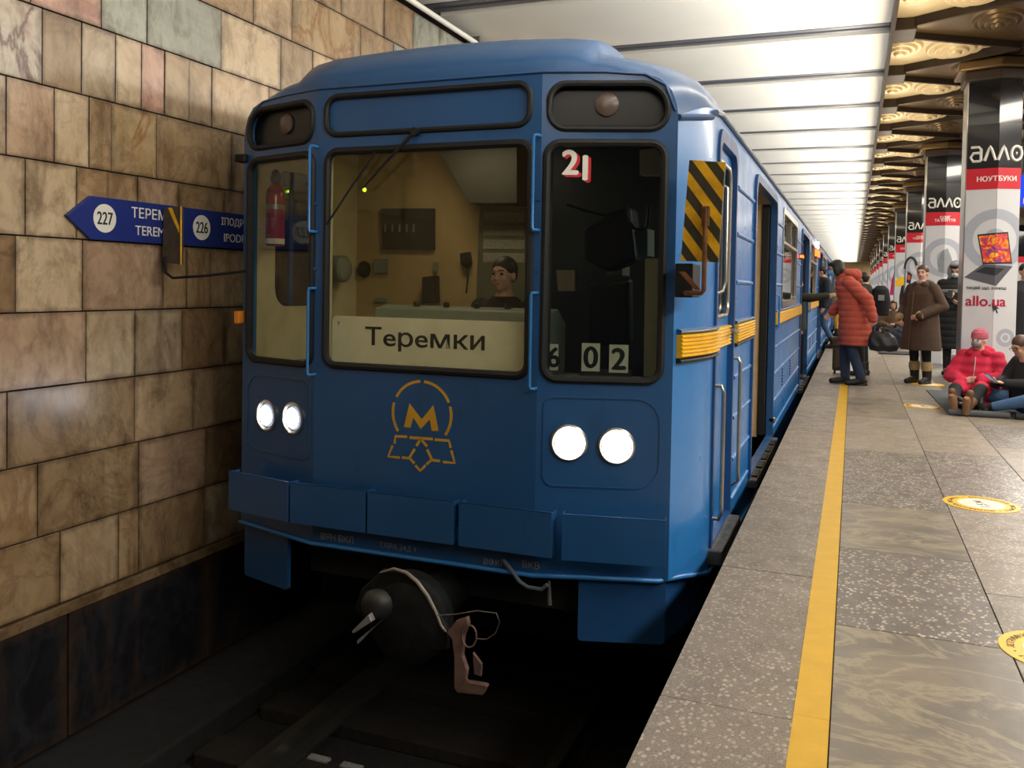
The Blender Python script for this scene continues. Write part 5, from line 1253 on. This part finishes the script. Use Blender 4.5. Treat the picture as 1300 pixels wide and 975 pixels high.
# further people along the platform
def walker(label, px, py, Yd, ang, s, coat, trs, hm, long_=.72, J=None, z=0, kind='short', head=(0, 0), vox=.014, bt=None, xz=None):
    X = P(px, py, 1, Yd).x
    t, D, R_ = human(label, X, Yd, ang, s, J, head=head, z=z, vox=vox)
    trousers(t, D, trs, vox=.016); boots(t, D, bt or blkboot, .12, vox=.013)
    b = B(); loft(b, [(0, 0, long_, .23, .185), (0, 0, 1.0, .215, .175), (0, 0, 1.2, .21, .165), (0, 0, 1.36, .215, .15), (0, 0, 1.46, .15, .11), (0, 0, 1.51, .085, .075)]); sleeves(b, D, .082, .074, .056)
    blob('jacket', b, coat, t, .014, 3)
    hairdo(t, D, R_, hm, kind, .012); return t, D, R_
t, D, R_ = walker('person in a black jacket with a dark backpack just behind the woman in red', 1097, 400, 15.2, math.radians(75), .98, blk, blk, dhair, J=dict(hed=(0, .05, 1.58)))
tb_ = thing('backpack', 'black backpack with a light patch, worn behind the woman in red', 'bag', (0, 0, 0)); b = B(); mb = t.matrix_basis
cc = mb@Vector((0, -.25, 1.24)); loft(b, [(cc.x, cc.y, cc.z-.24, .13, .10), (cc.x, cc.y, cc.z, .15, .12), (cc.x, cc.y, cc.z+.18, .12, .10), (cc.x, cc.y, cc.z+.24, .06, .05)]); q = blob('pack_body', b, blk, None, .014, 3); q.parent = tb_
B().box((cc.x-.04, cc.y-.135, cc.z+.0), (cc.x+.05, cc.y-.115, cc.z+.09)).build('light_patch', M['dirtwhite'], tb_, bevel=.005); rebase(tb_, (cc.x, cc.y, cc.z-.24))
walker('person in dark jacket and blue jeans stepping into the train through a far door', 1046, 400, 21.6, math.radians(100), 1.10, FAB('dark_navy_cloth', '#1b2230'), FAB('blue_jeans', '#3f5f86'), dhair, long_=.86,
       J=dict(kl=(-.09, .30, .62), al=(-.09, .34, .22), tl=(-.10, .50, .18), kr=(.09, -.02, .50), ar=(.09, -.22, .12), tr=(.10, -.08, .035), hed=(0, .08, 1.62)))
t_, D_, R__ = walker('person in a beige jacket and mustard trousers beside the train far off', 1063, 390, 27.5, math.radians(80), 1.02, FAB('beige_jacket', '#8a8468'), FAB('mustard_cloth', '#b9862f'), dhair, long_=.88)
walker('person in a dark olive jacket reaching an arm out of the second passenger door', 1010.5, 372, 15.6, math.radians(-90), 1.0, FAB('dark_olive', '#2c2d22'), blk, dhair, z=-.165,
       J=dict(er=(.20, .26, 1.40), wr=(.16, .50, 1.44)), long_=.85)
walker('dark figure mostly hidden behind the right side of the nearest advert column', 1300, 400, 14.6, math.radians(190), 1.03, FAB('blackish_coat', '#1d1e22'), blk, dhair, long_=.6)
walker('dark figure standing beside the third advert column', 1156, 360, 30.0, math.radians(170), 1.05, FAB('charcoal_coat', '#26272b'), blk, dhair)
sitfar = dict(sit); 
for lab, px, Y_, coat, hm, s_ in (('seated person in a blue jacket far down the platform', 1116, 29, FAB('blue_jacket', '#2d4a7a'), bhair, 1.15), ('seated person in a brown fur-hooded coat far down the platform', 1134, 27, FAB('brown_fur_coat', '#5b4630'), bhair, 1.2)):
    X = P(px, 400, 1, Y_).x
    t, D, R_ = human(lab, X, Y_, math.radians(170), s_, sitfar, vox=.016); trousers(t, D, blk, vox=.018)
    b = B(); loft(b, [(0, .0, .10, .23, .2), (0, -.02, .30, .22, .18), (0, -.05, .50, .22, .16), (0, -.04, .62, .16, .11), (0, -.02, .68, .08, .07)]); sleeves(b, D, .09, .08, .06); blob('jacket', b, coat, t, .016, 3)
    hairdo(t, D, R_, hm, 'bob', .014)
    bx_ = lbox('sitting_mat', (X-.35, Y_-.3, 0), (X+.35, Y_+.3, .014), matm, None, .003); tag(bx_, 'dark mat under the %s' % lab, 'mat')
# bags on the floor
def bag(label, px, py, w_, h_, m_, nm='bag', d_=.2, Yd=None, category='bag'):
    p = P(px, py, 2, 0) if Yd is None else Vector((P(px, py, 1, Yd).x, Yd, 0)); t = thing(nm, label, category, (p.x, p.y, 0)); b = B()
    loft(b, [(0, 0, 0, w_*.5, d_*.5), (0, 0, h_*.5, w_*.54, d_*.55), (.02, 0, h_*.85, w_*.34, d_*.35), (.03, 0, h_, w_*.1, d_*.12)])
    blob('bag_body', b, m_, t, .014, 2, lambda co: .012*math.sin(co.x*31+co.z*23)*math.sin(co.y*27+co.z*11))
    B().tube([(-.06, 0, h_*.9), (-.03, 0, h_*1.06), (.05, 0, h_*1.08), (.09, 0, h_*.9)], .008, 6).build('handle', m_, t, smooth=True)
whitep = mat('white_plastic_bag', '#d3d5d8', .35, var=.08)
bag('white plastic carrier bag on the floor left of the woman in brown', 1136, 428, .62, .42, whitep, 'plastic_bag')
bag('black holdall on the floor left of the woman in brown', 1129, 412, .5, .45, blk, 'holdall', .3, 24.4); bag('dark bulky holdall just left of the woman in brown', 1146, 413, .7, .5, FAB('dark_navy_cloth', '#1b2230'), 'holdall', .35, 23.2)
bag('white bag on the mat behind the seated woman in crimson', 1211, 474, .32, .35, whitep, 'plastic_bag')
p = P(1137, 449, 2, 0); tag(B().box((p.x-.35, p.y-.35, 0), (p.x+.45, p.y+.5, .025)).build('folded_mat', blk, None, bevel=.01), 'thin black folded mat lying on the floor before the white plastic bag', 'mat')

# the driver
t, D, R_ = human('driver in dark clothes sitting behind the middle windscreen of the train', -2.12, 5.30, math.radians(172), 1.0,
    dict(pel=(0, 0, .42), wai=(0, 0, .62), che=(0, 0, .84), nek=(0, .0, .98), hed=(0, .02, 1.135), sl=(-.18, 0, .93), sr=(.18, 0, .93), el=(-.24, .10, .68), wl=(-.20, .30, .70), er=(.24, .10, .68), wr=(.20, .30, .70),
         hl=(-.1, .03, .42), kl=(-.12, .30, .44), al=(-.12, .30, .10), tl=(-.12, .42, .04), hr=(.1, .03, .42), kr=(.12, .30, .44), ar=(.12, .30, .10), tr=(.12, .42, .04)), z=.30, skin=SKIN)
trousers(t, D, blk); b = B(); loft(b, [(0, 0, .38, .18, .15), (0, 0, .62, .18, .14), (0, 0, .84, .21, .14), (0, 0, .94, .16, .10), (0, 0, 1.0, .08, .07)]); sleeves(b, D, .07, .06, .045); blob('jacket', b, blk, t, .012, 3)
hairdo(t, D, R_, dhair, 'short')
lb = B().box((-2.4, 5.35, -.16), (-1.85, 5.75, .52)).build('seat', M['black']); tag(lb, 'black driver seat in the cab below the driver', 'seat')

bpy.data.scenes.remove(TMP)
